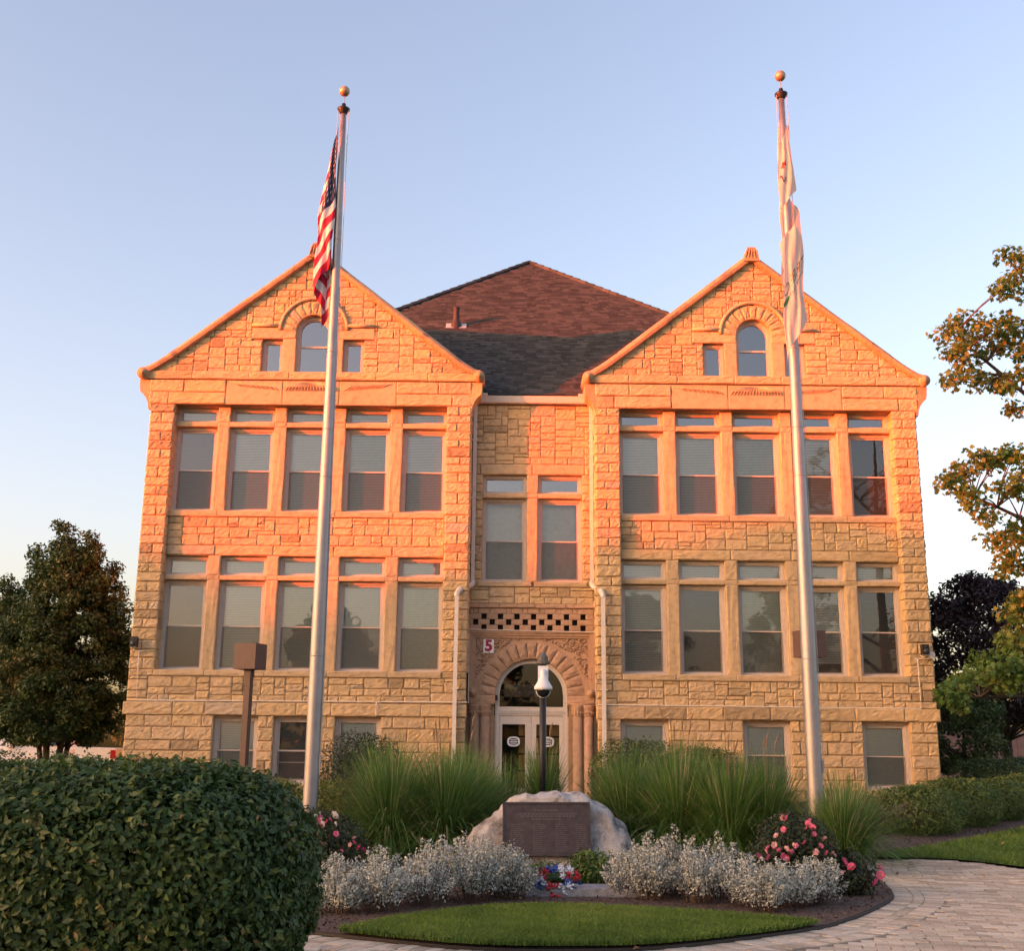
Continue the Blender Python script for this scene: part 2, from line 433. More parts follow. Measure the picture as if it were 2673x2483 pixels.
def blind(x0, x1, z0, z1, y, parent, mat, pitch=.047, cover=.92):
    mb = MB(); z = z1
    mb.box(x0, x1, y - .02, y + .025, z1 - .04, z1)
    z = z1 - .045
    while z > z0 + .03:
        h = pitch * cover
        mb.add([(x0, y - .012, z - h), (x1, y - .012, z - h), (x1, y + .014, z), (x0, y + .014, z)], [(0, 1, 2, 3)]); z -= pitch
    mb.box(x0, x1, y - .012, y + .012, z0, z0 + .022)
    return mb.build('blind', mat, parent)

def window(x0, x1, z0, z1, y, style='double', bl=None, blmat=None, glass=None, screen=True, low=0.0, parent=None, rails=(), cover=.92):
    """frame > sash, pane, blind, insect screen"""
    parent = parent or BLD; mb = MB(); g = glass or M_GLASS
    ring(mb, x0, x1, z0, z1, .075, y, y + .13, bot=.055)
    ring(mb, x0 + .075, x1 - .075, z0 + .055, z1 - .075, .03, y + .035, y + .13)
    mb.box(x0 - .0, x1 + .0, y - .035, y - .002, z0 - .0, z0 + .03)
    fo = mb.build('window', M_FRAME, parent)
    a, b, c, d = x0 + .105, x1 - .105, z0 + .085, z1 - .105
    if style == 'double':
        mid = (c + d) / 2
        m1 = MB(); ring(m1, a, b, mid - .025, d, .035, y + .07, y + .10); m1.build('sash', M_FRAME, fo)
        pane(a + .035, b - .035, mid + .01, d - .035, y + .085, fo, g)
        m2 = MB(); ring(m2, a, b, c, mid + .025, .04, y + .103, y + .13)
        for f in rails: zz = c + f * (d - c); m2.box(a + .04, b - .04, y + .104, y + .128, zz - .012, zz + .012)
        m2.build('sash', M_FRAME, fo)
        pane(a + .04, b - .04, c + .04, mid - .015, y + .116, fo, g)
        if screen: pane(a + .006, b - .006, c + .006, mid - .028, y + .062, fo, M_SCREEN, 'insect_screen')
    else:
        m1 = MB(); ring(m1, a - .02, b + .02, c - .02, d + .02, .035, y + .07, y + .10); m1.build('sash', M_FRAME, fo)
        pane(a + .015, b - .015, c + .015, d - .015, y + .085, fo, g)
    if bl is not None: blind(x0 + .09, x1 - .09, z0 + .07 + bl * (z1 - z0), z1 - .09, y + .155, fo, blmat or M_BLIND, cover=cover)
    return fo

CUTX = [3.72, 4.07, 5.35, 5.70, 7.04, 7.38, 8.66, 9.00]
OPEN = [(PIN, 3.72), (4.07, 5.35), (5.70, 7.04), (7.38, 8.66), (9.00, POUT)]
F1 = (3.66, 6.14, 6.27, 6.82); F2 = (8.09, 10.54, 10.68, 11.14)
GS, GA = .80, 15.70                                     # gable: slope, apex of the wall
def gline(dx): return GA - GS * abs(dx)

def course_heights(z0, z1, h=.27):
    n = round((z1 - z0) / h); hs = [random.uniform(.82, 1.2) for _ in range(n)]; t = sum(hs); zs = [z0]
    for q in hs: zs.append(zs[-1] + q / t * (z1 - z0))
    return zs

def wing(s):
    """s = -1 left wing, +1 right wing; |x| measured from the building's centre line"""
    def sx(a, b): return (s * a, s * b) if s > 0 else (s * b, s * a)
    core = MB()
    holes = []
    for a, b in OPEN:
        x0, x1 = sx(a, b)
        for fl in (F1, F2): holes += [(x0, x1, fl[0], fl[1]), (x0, x1, fl[2], fl[3])]
    x0, x1 = sx(PIN, POUT)
    wall_open(core, x0, x1, 3.49, 11.2, YL + .02, YL + .5, holes, 0, 1)
    # piers and the flush zones above and below the panel
    for a, b in (sx(1.76, PIN), sx(POUT, 10.88)): core.box(a + .02, b - .02, YP + .025, YL + .5, 2.4, 12.0)
    a, b = sx(1.76, 10.88); core.box(a + .02, b - .02, YP + .025, YL + .019, 2.4, 3.5)
    a, b = sx(PIN, POUT); core.box(a - .01, b + .01, YP + .025, YL + .5, 11.141, 12.1)
    # gable backing with its window holes
    cx = s * WC; gy = YP + .025
    def gpoly(xl, xr, zl):
        return [(xl, zl)] + [(xr, zl)] + [(xr, gline(xr - cx))] + ([(cx, GA)] if xl < cx < xr else []) + [(xl, gline(xl - cx))]
    strips = [(-4.55, -1.47, 12.0), (-1.47, -.87, 13.13), (-.87, -.64, 12.0), (-.64, .64, 14.0), (.64, .87, 12.0), (.87, 1.47, 13.13), (1.47, 4.55, 12.0)]
    for l, r_, zl in strips: core.prism(gpoly(cx + l, cx + r_, zl), gy, gy + .42)
    core.build('wall', [M_MORTAR, M_TOOLED], BLD)

    # pier quoins, one block and two blocks by turns, with their returns
    for a, b in ((1.76, PIN), (POUT, 10.88)):
        xa, xb = sx(a, b); zs = course_heights(3.66, 11.14); flip = random.random() < .5
        for k, (z0, z1) in enumerate(zip(zs, zs[1:])):
            if (k % 2 == 0) == flip or z1 - z0 < .2: named_stone('quoin', (xa, YP, z0), X, NF, xb - xa, z1 - z0, bulge=.06)
            else:
                m = xa + (xb - xa) * random.uniform(.38, .62)
                named_stone('quoin', (xa, YP, z0), X, NF, m - xa, z1 - z0, bulge=.06); named_stone('quoin', (m, YP, z0), X, NF, xb - m, z1 - z0, bulge=.06)
            # the return into the window panel and the flank outside
            inner = s * (b if a < 2 else a); nrm = X * (s if a < 2 else -s)
            V, F = stone_geo((inner, YP + .004, z0), Vector((0, 1, 0)), nrm, YL - YP + .2, z1 - z0, bulge=.012, cell=.3)
            STONES.append((.01, V, F, rtint()))
            outer = s * (a if a < 2 else b); nrm = -nrm
            dep = (YC - YP) if a < 2 else 1.3
            m = random.uniform(.35, .65) * dep
            for p, q in ((0, m), (m, dep)):
                V, F = stone_geo((outer, YP + .004 + p, z0), Vector((0, 1, 0)), nrm, q - p, z1 - z0, bulge=.05)
                STONES.append((.01, V, F, rtint()))
    # lintels, sills, transom bars and mullions of the two storeys
    for fl in (F1, F2):
        for a, b in OPEN:
            xa, xb = sx(a, b)
            o = named_stone('transom_bar', (xa - .0, YL - .0, fl[1]), X, NF, xb - xa, fl[2] - fl[1], M_TOOLED, bulge=.022, depth=.3, gap=.003)
        for i in range(4):
            xa, xb = sx(CUTX[2 * i], CUTX[2 * i + 1])
            for z0, z1 in ((fl[0], fl[1]), (fl[1], fl[2]), (fl[2], fl[3])):
                named_stone('mullion', (xa, YL, z0), X, NF, xb - xa, z1 - z0, M_TOOLED, bulge=.035, depth=.3, gap=.003, cell=.1)
        m = [PIN - .0] + [(CUTX[2 * i] + CUTX[2 * i + 1]) / 2 for i in range(4)] + [POUT]
        for a, b in zip(m, m[1:]):
            xa, xb = sx(a, b)
            if fl is F1: named_stone('lintel', (xa, YL, 6.82), X, NF, xb - xa, .29, bulge=.05, depth=.3)
            named_stone('sill', (xa, (YL if fl is F2 else YP) - .05, fl[0] - .17), X, NF, xb - xa, .17, M_TOOLED, bulge=.03, depth=.32, gap=.004)
    # spandrel between the storeys, walling under the first storey sills
    xa, xb = sx(PIN, POUT); ashlar(xa, xb, 7.11, 7.92, YL)
    xa, xb = sx(1.76, 10.88); ashlar(xa, xb, 2.80, 3.49, YP, bulge=.05)
    for a, b in ((1.76, PIN), (POUT, 10.88)):
        xa, xb = sx(a, b); wall_stone((xa, YP, 3.49), X, NF, xb - xa, .17)
    # frieze under the gable: big carved blocks between smaller ones
    f = lambda q: cx + s * (q - WC)
    ends = [(-4.60, -3.62), (-3.62, -2.42), (2.45, 3.65), (3.65, 4.60)]
    for l, r_ in ends: named_stone('frieze_block', (cx + l, YP - .02, 11.50), X, NF, r_ - l, .36, bulge=.055)
    for l, r_ in ((-4.60, -4.05), (-4.05, -2.42), (2.45, 4.05), (4.05, 4.60)): named_stone('frieze_block', (cx + l, YP - .01, 11.14), X, NF, r_ - l, .36, bulge=.05)
    for k, (l, r_) in enumerate(((-2.42, -.80), (-.80, .82), (.82, 2.45))):
        o = named_stone('frieze_block', (cx + l, YP - .01, 11.14), X, NF, r_ - l, .72, M_TOOLED, bulge=.022, tint=.6 + .1 * k)
        cv = MB(); c0 = cx + (l + r_) / 2
        if k == 1:
            for q in range(-8, 9):
                cv.tube([(c0 + q * .03, YP - .035, 11.80), (c0 + q * .085, YP - .05, 11.66), (c0 + q * .092, YP - .03, 11.55)], [.012, .022, .008], 5)
        else:
            d = 1 if k == 2 else -1
            for q in range(9):
                p = c0 - d * .7 + d * q * .13
                cv.tube([(p, YP - .03, 11.56 + .012 * q), (p + d * .16, YP - .045, 11.66 + .01 * q), (p + d * .34, YP - .03, 11.72 + .008 * q)], [.006, .016, .006], 5)
        cv.build('carving', M_TOOLED, o, True)
    # moulded ledge
    n = 7; zz = [cx - 4.72 + 9.44 * i / n + (random.uniform(-.3, .3) if 0 < i < n else 0) for i in range(n + 1)]
    for a, b in zip(zz, zz[1:]): named_stone('ledge_stone', (a, YP - .06, 11.88), X, NF, b - a, .24, bulge=.05, depth=.2, gap=.003)
    # gable walling
    def blocked(x, z0, z1):
        dx = abs(x - cx)
        if z0 > gline(dx) - .02: return 2
        if dx < .87 + .6 and dx > .87 and z0 < 13.13: return True
        if dx < .87 and z0 < 13.42: return True
        if .50 < dx < 1.78 and 13.10 < z0 + .04 < 13.46: return True
        return math.hypot(dx, max(0, z0 - 13.36)) < .86
    def clip(xa, za, xb, zb):
        r = []
        for d in (-1, 1):
            if zb > min(gline(xa - cx), gline(xb - cx)) and ((d < 0 and xa < cx) or (d > 0 and xb > cx)):
                r.append(((cx, YP, GA), Vector((d * GS, 0, 1)).normalized()))
        return r
    ashlar(cx - 4.60, cx + 4.60, 12.12, 12.12 + .105 * 34, YP, blocked, clip=clip)
    # gable window surround
    for d in (-1, 1):
        a, b = sorted((cx + d * .50, cx + d * .87))
        named_stone('jamb', (a, YP - .01, 12.12), X, NF, b - a, 1.01, M_TOOLED, bulge=.02, depth=.35, gap=.003)
        a, b = sorted((cx + d * .505, cx + d * 1.78))
        named_stone('lintel', (a, YP - .01, 13.13), X, NF, b - a, .34, M_TOOLED if s < 0 else M_STONE, bulge=.035, depth=.35, gap=.003)
        MB().tube([(cx + d * .96, YP - .04, 13.53), (cx + d * 1.78, YP - .04, 13.53)], .05, 10).build('hood_mould', M_TOOLED, BLD, True)
    arch(cx, 13.36, .52, .92, 11, YP, .38, 'voussoir', M_STONE)
    MB().tube([(cx + .97 * math.cos(t), YP - .04, 13.40 + .97 * math.sin(t)) for t in [math.pi * i / 24 for i in range(25)]], .055, 10).build('hood_mould', M_TOOLED, BLD, True)
    gable_window(cx); 
    for d in (-1, 1):
        a, b = sorted((cx + d * .87, cx + d * 1.47))
        window(a, b, 12.12, 13.13, YP + .16, 'single', glass=M_GLASS_R)
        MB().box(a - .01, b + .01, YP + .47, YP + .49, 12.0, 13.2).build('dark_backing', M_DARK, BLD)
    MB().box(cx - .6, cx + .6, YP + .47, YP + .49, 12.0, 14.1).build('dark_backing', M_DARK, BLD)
    # corbelled corners and scrolled kneelers
    for d in (-1, 1):
        prof = [(4.52, 11.0), (4.60, 11.0), (4.62, 11.15), (4.68, 11.30), (4.78, 11.43), (4.86, 11.50), (4.88, 11.62), (4.90, 11.86), (4.52, 11.86)]
        pl = [(cx + d * x, z) for x, z in prof]
        if d < 0: pl = pl[::-1]
        MB().prism(pl, YP - .015, YP + .9, tint=random.random()).build('corbel', M_STONE, BLD)
        kn = MB(); kx, kz = cx + d * 4.80, 12.02
        for r_, ya, yb in ((.165, YP - .16, YP + .75), (.115, YP - .19, YP - .155), (.06, YP - .215, YP - .185)):
            kn.tube([(kx, ya, kz), (kx, yb, kz)], r_, 18)
        kn.build('kneeler', M_COPING, BLD, True)
    # coping: roll-topped band swept up each slope
    for d in (-1, 1):
        path = [(4.86, 12.13), (4.66, 12.20), (4.46, 12.32), (4.2, 12.50)] + [(4.2 * (1 - i / 13), 12.50 + (15.86 - 12.50) * i / 13) for i in range(1, 14)]
        segs = [path[:5]] + [path[i:i + 3] for i in range(4, len(path) - 2, 2)]
        for sg in segs:
            mb = MB(); cs = [(-.13, .02), (-.17, -.05), (-.15, -.13), (-.05, -.16), (.0, -.10), (.42, -.10), (.42, .02), (.3, .07), (-.02, .08)]
            vs = []
            for i, (dx, z) in enumerate(sg):
                p, q = sg[max(0, i - 1)], sg[min(len(sg) - 1, i + 1)]
                t = Vector((d * (q[0] - p[0]), 0, q[1] - p[1])).normalized(); nn = Vector((-t.z, 0, t.x)) * (1 if t.x * 1 != 0 and (-t.z) * d > 0 else 1)
                if nn.z < 0: nn = -nn
                for yy, hh in cs: vs.append(Vector((cx + d * dx, YP + yy, z)) + nn * (hh + random.uniform(-.006, .006)))
            m = len(cs); k = len(sg)
            fs = [(i * m + j, i * m + (j + 1) % m, (i + 1) * m + (j + 1) % m, (i + 1) * m + j) for i in range(k - 1) for j in range(m)]
            fs += [tuple(range(m)), tuple((k - 1) * m + j for j in range(m))[::-1]]
            if d > 0: fs = [f[::-1] for f in fs]
            mb.add(vs, fs, 0, random.random()).build('coping_stone', M_COPING, BLD)
    # finial
    fi = MB(); q = [(-.24, 15.62), (.24, 15.62), (.155, 15.84), (.135, 16.0), (.11, 16.05), (-.11, 16.05), (-.135, 16.0), (-.155, 15.84)]
    fi.prism([(cx + a, b) for a, b in q], YP - .2, YP + .3)
    for k in range(-2, 3): fi.tube([(cx + k * .05, YP - .2, 16.02), (cx + k * .07, YP - .235, 15.92), (cx + k * .10, YP - .2, 15.70)], [.012, .03, .014], 6)
    fi.build('finial', M_COPING, BLD)
    # windows of both storeys
    for fi_, fl in enumerate((F1, F2)):
        for i, (a, b) in enumerate(OPEN):
            x0, x1 = sx(a, b); key = (s, fi_, i)
            bl, bm_, cov = random.choice((0.0, 0.0, .02)), random.choice((M_BLIND, M_BLIND, M_BLIND3)), random.uniform(.78, 1.0)
            if key in DARKB: bl, bm_ = DARKB[key]
            window(x0, x1, fl[0], fl[1], YF, 'double', bl, bm_, cover=cov)
            window(x0, x1, fl[2], fl[3], YF, 'single', 0.0 if (s < 0 or fi_ == 0) else None, M_BLIND, glass=M_GLASS if (s < 0 or fi_ == 0) else M_GLASS_R)
    # belt course and basement
    n = 8; xs = [1.74 + (10.93 - 1.74) * i / n + (random.uniform(-.2, .2) if 0 < i < n else 0) for i in range(n + 1)]
    for a, b in zip(xs, xs[1:]):
        xa, xb = sx(a, b); named_stone('belt_stone', (xa, YP - .09, 2.46), X, NF, xb - xa, .34, M_STONE, bulge=.06, depth=.3, gap=.004)
    bh = [sx(*q) for q in BASE[s]]
    coreb = MB(); xa, xb = sx(1.76, 10.84)
    wall_open(coreb, xa, xb, -.4, 2.47, YP - .02, YP + .45, [(a, b, .70, 2.44) for a, b in bh], 0, 1); coreb.build('wall', [M_MORTAR, M_TOOLED], BLD)
    coursed(xa, xb, .05, 2.46, YP - .045, .30, .70, [(a, b, .45, 2.6) for a, b in bh], bulge=.055)
    for k, (a, b) in enumerate(bh):
        named_stone('sill', (a - .05, YP - .08, .53), X, NF, b - a + .1, .17, M_TOOLED, bulge=.03, depth=.3)
        window(a, b, .70, 2.44, YP + .10, 'double', 0.0, M_BLIND2 if BASEDARK[s][k] else M_BLIND, rails=BASERAIL[s][k], screen=True)
    if s < 0:
        for a, b in ((-7.30, -6.88), (-6.02 + .42, -5.25)):
            for z0, z1 in ((.05, 1.3), (1.3, 2.45)): pass

BASE = {-1: [(4.02, 5.25), (5.70, 6.88), (7.30, 8.49)], 1: [(2.39, 3.66), (5.66, 6.92), (8.84, 10.10)]}
BASEDARK = {-1: [0, 1, 0], 1: [0, 0, 0]}
BASERAIL = {-1: [(), (.3,), ()], 1: [(), (), ()]}
M_BLIND3 = plain('dull_blind_slats', (.72, .76, .60), .5, var=.06)  # duller slat colour paints uneven window reflections into some blinds
DARKB = {(-1, 0, 1): (.02, M_BLIND), (-1, 1, 4): (.03, M_BLIND2), (-1, 1, 2): (.0, M_BLIND), (1, 1, 0): (.0, M_BLIND), (1, 0, 3): (.12, M_BLIND), (-1, 0, 2): (.0, M_BLIND3), (-1, 1, 1): (.0, M_BLIND3), (1, 0, 2): (.0, M_BLIND3), (1, 1, 2): (.0, M_BLIND3), (-1, 0, 4): (0.0, M_BLIND2), (1, 0, 1): (.0, M_BLIND2), (1, 0, 4): (0.0, M_BLIND2), (-1, 1, 0): (0.0, M_BLIND), (1, 1, 3): (.0, M_BLIND), (1, 1, 4): (.0, M_BLIND2)}

def arch(cx, zc, r0_, r1, n, y, depth, name, mat, bulge=.035, a0=0.0, a1=math.pi):
    """ring of wedge stones with rock-faced fronts"""
    for i in range(n):
        t0, t1 = a0 + (a1 - a0) * i / n + .008, a0 + (a1 - a0) * (i + 1) / n - .008
        V = []; F = []; NA, NR = 4, 4
        for j in range(NR + 1):
            for k in range(NA + 1):
                r_ = r0_ + (r1 - r0_) * j / NR; t = t0 + (t1 - t0) * k / NA
                e = j in (0, NR) or k in (0, NA)
                hh = 0 if e else bulge * random.uniform(.5, 1.3)
                V.append((cx + r_ * math.cos(t), y - .02 - hh, zc + r_ * math.sin(t)))
        W = NA + 1
        for j in range(NR):
            for k in range(NA): F.append((j * W + k, (j + 1) * W + k, (j + 1) * W + k + 1, j * W + k + 1)[::-1])
        b = len(V)
        per = [k for k in range(W)] + [j * W + NA for j in range(1, NR + 1)] + [NR * W + k for k in range(NA - 1, -1, -1)] + [j * W for j in range(NR - 1, 0, -1)]
        for p in per: V.append((V[p][0], y + depth, V[p][2]))
        m = len(per)
        for q in range(m): F.append((per[q], per[(q + 1) % m], b + (q + 1) % m, b + q))
        MB().add(V, F, 0, rtint()).build(name, mat, BLD)

def arc_ring(mb, cx, zc, r0_, r1, y0, y1, n=20, mi=0):
    for i in range(n):
        t0, t1 = math.pi * i / n, math.pi * (i + 1) / n
        q = [(cx + r_ * math.cos(t), zc + r_ * math.sin(t)) for r_, t in ((r0_, t0), (r1, t0), (r1, t1), (r0_, t1))]
        mb.prism(q, y0, y1, mi)

def gable_window(cx):
    y = YP + .16; zc = 13.36; mb = MB()
    arc_ring(mb, cx, zc, .43, .52, y, y + .13); arc_ring(mb, cx, zc, .395, .43, y + .04, y + .13)
    for d in (-1, 1):
        a, b = sorted((cx + d * .43, cx + d * .52)); mb.box(a, b, y, y + .13, 12.12, zc)
        a, b = sorted((cx + d * .395, cx + d * .43)); mb.box(a, b, y + .04, y + .13, 12.12, zc)
    mb.box(cx - .43, cx + .43, y - .02, y + .13, 12.12, 12.18)
    fo = mb.build('window', M_FRAME, BLD)
    MB().box(cx - .395, cx + .395, y + .05, y + .1, 12.93, 12.985).build('meeting_rail', M_FRAME, fo)
    pts = [(cx - .395, 12.98), (cx + .395, 12.98)] + [(cx + .395 * math.cos(t), zc + .395 * math.sin(t)) for t in [math.pi * i / 16 for i in range(17)]]
    MB().add([(x, y + .08, z) for x, z in pts], [tuple(range(len(pts)))]).build('pane', M_GLASS_R, fo)
    pane(cx - .395, cx + .395, 12.18, 12.935, y + .085, fo, M_GLASS_R)

for s in (-1, 1): wing(s)

# ---- centre bay
kc = YC / 32.9
def xc(x): return -.587 + (x + .587) * kc
def zc_(z): return 1.6 + (z - 1.6) * kc
cw = MB()
CO = [(xc(-1.43), xc(-.15)), (xc(.17), xc(1.45))]
zs1, zt0, zt1, ztop = zc_(6.31), zc_(8.75), zc_(8.89), zc_(9.45)
holes = [(a, b, z0, z1) for a, b in CO for z0, z1 in ((zs1, zt0), (zt1, ztop))] + [(-1.02, 1.04, .2, 4.10), (-1.72, 1.72, zc_(4.92), zc_(5.55))]
wall_open(cw, -1.80, 1.80, 0, zc_(11.85), YC + .025, YC + .5, holes, 0, 1)
cw.build('wall', [M_MORTAR, M_TOOLED], BLD)
# building flanks and back
for sg in (-1, 1): MB().add([(sg * 10.86, YP + 1.2, -.3), (sg * 10.86, 51, -.3), (sg * 10.86, 51, 11.8), (sg * 10.86, YP + 1.2, 11.8)], [(0, 1, 2, 3)]).build('wall', M_STONE, BLD)
MB().add([(-10.93, 51, -.3), (10.93, 51, -.3), (10.93, 51, 11.8), (-10.93, 51, 11.8)], [(0, 1, 2, 3)]).build('wall', M_STONE, BLD)
MB().box(-10.9, 10.9, 35.0, 35.1, -.3, 11.7).build('interior_wall', plain('office_wall', (.30, .28, .25), .8), BLD)
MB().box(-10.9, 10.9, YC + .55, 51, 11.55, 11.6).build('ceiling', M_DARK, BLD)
ashlar(-1.74, 1.74, zc_(9.76), zc_(11.55), YC)
named_stone('lintel', (-1.5, YC, ztop), X, NF, 1.5 - .0, .31, M_TOOLED, bulge=.03, depth=.3); named_stone('lintel', (0, YC, ztop), X, NF, 1.5, .31, M_TOOLED, bulge=.035, depth=.3)
for a, b in ((-1.74, -1.5), (1.5, 1.74)): wall_stone((a, YC, ztop), X, NF, b - a, .31)
for a, b in ((-1.74, CO[0][0]), (CO[1][1], 1.74)):
    zz = course_heights(zs1 - .15, ztop, .25)
    for z0, z1 in zip(zz, zz[1:]): wall_stone((a, YC, z0), X, NF, b - a, z1 - z0)
for z0, z1 in ((zs1, zt0), (zt0, zt1), (zt1, ztop)):
    named_stone('mullion', (CO[0][1], YC, z0), X, NF, CO[1][0] - CO[0][1], z1 - z0, M_TOOLED, bulge=.035, depth=.3, gap=.003)
for a, b in CO:
    named_stone('transom_bar', (a, YC, zt0), X, NF, b - a, zt1 - zt0, M_TOOLED, bulge=.025, depth=.3, gap=.003)
    named_stone('sill', (a - .1, YC - .05, zs1 - .15), X, NF, b - a + .25, .15, M_TOOLED, bulge=.03, depth=.3)
    fo = window(a, b, zs1, zt0, YC + .16, 'double', None)
    MB().add([(a, YC + .45, zs1), (b, YC + .45, zs1), (b, YC + .45, zt0), (a, YC + .45, zt0)], [(0, 1, 2, 3)]).build('shade', plain('window_shade', (.46, .46, .40), .8), fo)
    window(a, b, zt1, ztop, YC + .16, 'single', None, glass=M_GLASS_R)
ashlar(-1.74, 1.74, zc_(5.67), zs1 - .15, YC)
xs = [-1.76, -.9, .1, .95, 1.76]
for a, b in zip(xs, xs[1:]): named_stone('band_stone', (a, YC - .06, zc_(5.55)), X, NF, b - a, .12, M_BROWN, bulge=.03, depth=.2)
# chequer band: blocks alternating with dark open squares
c0, c1 = zc_(4.92), zc_(5.55); rh = (c1 - c0) / 4; pw = .468 * kc; sq = .14
M_PIT = plain('chequer_dark', (.03, .026, .024), .95)  # near-black colour for the backing behind the open squares
MB().box(-1.74, 1.74, YC + .16, YC + .19, c0 - .02, c1 + .02).build('chequer_backing', M_PIT, BLD)
for k in range(4):
    off = 0 if k % 2 == 0 else pw / 2
    xs = [xc(-1.34) + off + i * pw for i in range(-1, 8)]; last = -1.74
    for q in xs:
        a, b = q - sq / 2, q + sq / 2
        if a < -1.7 or b > 1.7: continue
        named_stone('chequer_block', (last, YC, c0 + k * rh), X, NF, a - last, rh, M_BROWN, bulge=.02, depth=.1, gap=.004); last = b
        if k == 3: named_stone('chequer_block', (a, YC + .012, c0 + k * rh), X, NF, b - a, rh, M_BROWN, bulge=.012, depth=.08, gap=.004)
    named_stone('chequer_block', (last, YC, c0 + k * rh), X, NF, 1.74 - last, rh, M_BROWN, bulge=.02, depth=.1, gap=.004)

# ---- entrance
ZA = zc_(3.12)
EX = .01
arch(EX, ZA, 1.0, 1.45, 15, YC, .35, 'voussoir', M_BROWN, .04)
ent = MB()
zt, zi, zb = zc_(4.90), zc_(4.70), zc_(3.12)
for k, (o, yy) in enumerate(((0, -.16), (.065, -.12), (.13, -.075))):
    a, b = -1.74 + o, 1.76 - o; top = zt - o
    ent.box(a, a + .067, YC + yy, YC + .03, zb + .1, top); ent.box(b - .067, b, YC + yy, YC + .03, zb + .1, top)
    ent.box(a + .067, b - .067, YC + yy, YC + .03, top - .067, top)
ent.build('door_surround', M_BROWN, BLD)
# spandrel slab, cut round the arch, and its carved foliage
sp = MB(); N = 28; rr = 1.44
pts = [(EX + rr * math.cos(math.pi * i / N), ZA + rr * math.sin(math.pi * i / N)) for i in range(N + 1)]
for i in range(N):
    (xa, za), (xb, zb2) = pts[i], pts[i + 1]
    sp.add([(xa, YC - .015, za), (xa, YC - .015, zi), (xb, YC - .015, zi), (xb, YC - .015, zb2)], [(0, 1, 2, 3)])
for d in (-1, 1):
    a, b = sorted((EX + d * 1.44, EX + d * 1.56)); sp.add([(a, YC - .015, zb), (b, YC - .015, zb), (b, YC - .015, zi), (a, YC - .015, zi)], [(0, 1, 2, 3)])
sp.build('spandrel', M_BROWN, BLD)
cv = MB()
for d in (-1, 1):
    for k in range(110):
        for _ in range(30):
            x = random.uniform(.15, 1.53); z = random.uniform(zb + .15, zi - .04)
            if math.hypot(x, z - ZA) > 1.53: break
        else: continue
        sw = math.sin(x * 9 + z * 5) * 1.6 + math.cos(z * 8 - x * 4)
        L_ = random.uniform(.05, .10); q = []
        for m in range(5):
            f = m / 4; a = sw + f * 1.9
            q.append((x + L_ * f * math.cos(a), YC - .022 - .022 * math.sin(math.pi * f), z + L_ * f * math.sin(a)))
        cv.tube([(EX + d * p[0], p[1], p[2]) for p in q], [.006, .022, .026, .018, .005], 6)
c = cv.build('carving', M_BROWN, BLD, True); c['kind'] = 'stuff'
for d in (-1, 1):
    sc_ = MB()
    for r_, yy in ((.115, -.17), (.075, -.2), (.035, -.225)): sc_.tube([(EX + d * 1.63, YC + yy, zb + .06), (EX + d * 1.63, YC + .02, zb + .06)], r_, 18)
    sc_.build('scroll', M_BROWN, BLD, True)
    a, b = sorted((EX + d * 1.0, EX + d * 1.74))
    named_stone('impost', (a, YC - .06, zc_(2.91)), X, NF, b - a, .205, M_BROWN, bulge=.03, depth=.4, gap=.003)
    cp = MB(); z0, z1 = zc_(2.55), zc_(2.91)
    cp.box(a + .01, b - .01, YC - .13, YC + .3, z1 - .05, z1 - .003)
    for kx in (1.27, 1.56):
        cp.lathe([(.135, z0), (.155, z0 + .02), (.145, z0 + .05), (.15, z0 + .12), (.19, z1 - .1), (.21, z1 - .05)], EX + d * kx, YC + .02, 14)
        for q in range(14):
            t = math.pi * (1 + (q % 7) / 6.0); r_ = .15; zz = z0 + .1 + (.12 if q > 6 else 0)
            px, py = EX + d * kx + r_ * math.cos(t), YC + .02 + r_ * math.sin(t)
            cp.ball((px, py, zz), (.035, .03, .05), 6, 4)
    cp.build('capital', M_BROWN, BLD, True)
    for kx in (1.27, 1.56):
        MB().lathe([(.17, .3), (.17, .42), (.135, .46), (.135, z0)], EX + d * kx, YC + .02, 16, tint=random.random()).build('column', M_BROWN, BLD, True)
    pl = MB(); pl.box(*sorted((EX + d * 1.0, EX + d * 1.78)), YC + .10, YC + .4, .2, z0); pl.build('door_jamb', M_BROWN, BLD)
# door set
YD = YC + .16
dr = MB(); zt_b, zt_t = zc_(2.57), zc_(2.81)
arc_ring(dr, EX, ZA, .88, 1.0, YD, YD + .12, 28)
for d in (-1, 1):
    a, b = sorted((EX + d * .88, EX + d * 1.0)); dr.box(a, b, YD, YD + .12, .25, ZA)
dr.box(EX - .88, EX + .88, YD, YD + .12, zt_b, zt_t)
dr.box(EX - .9, EX + .9, YD - .03, YD, zt_b + .05, zt_b + .075)
for q in range(40): dr.box(EX - .88 + q * .045, EX - .855 + q * .045, YD - .025, YD, zt_b + .09, zt_b + .13)
DF = dr.build('door_frame', M_CREAM, BLD)
pts = [(EX - .88, zt_t), (EX + .88, zt_t)] + [(EX + .88 * math.cos(t), ZA + .88 * math.sin(t)) for t in [math.pi * i / 24 for i in range(25)]]
MB().add([(x, YD + .06, z) for x, z in pts], [tuple(range(len(pts)))]).build('fanlight_pane', M_GLASS_D, DF)
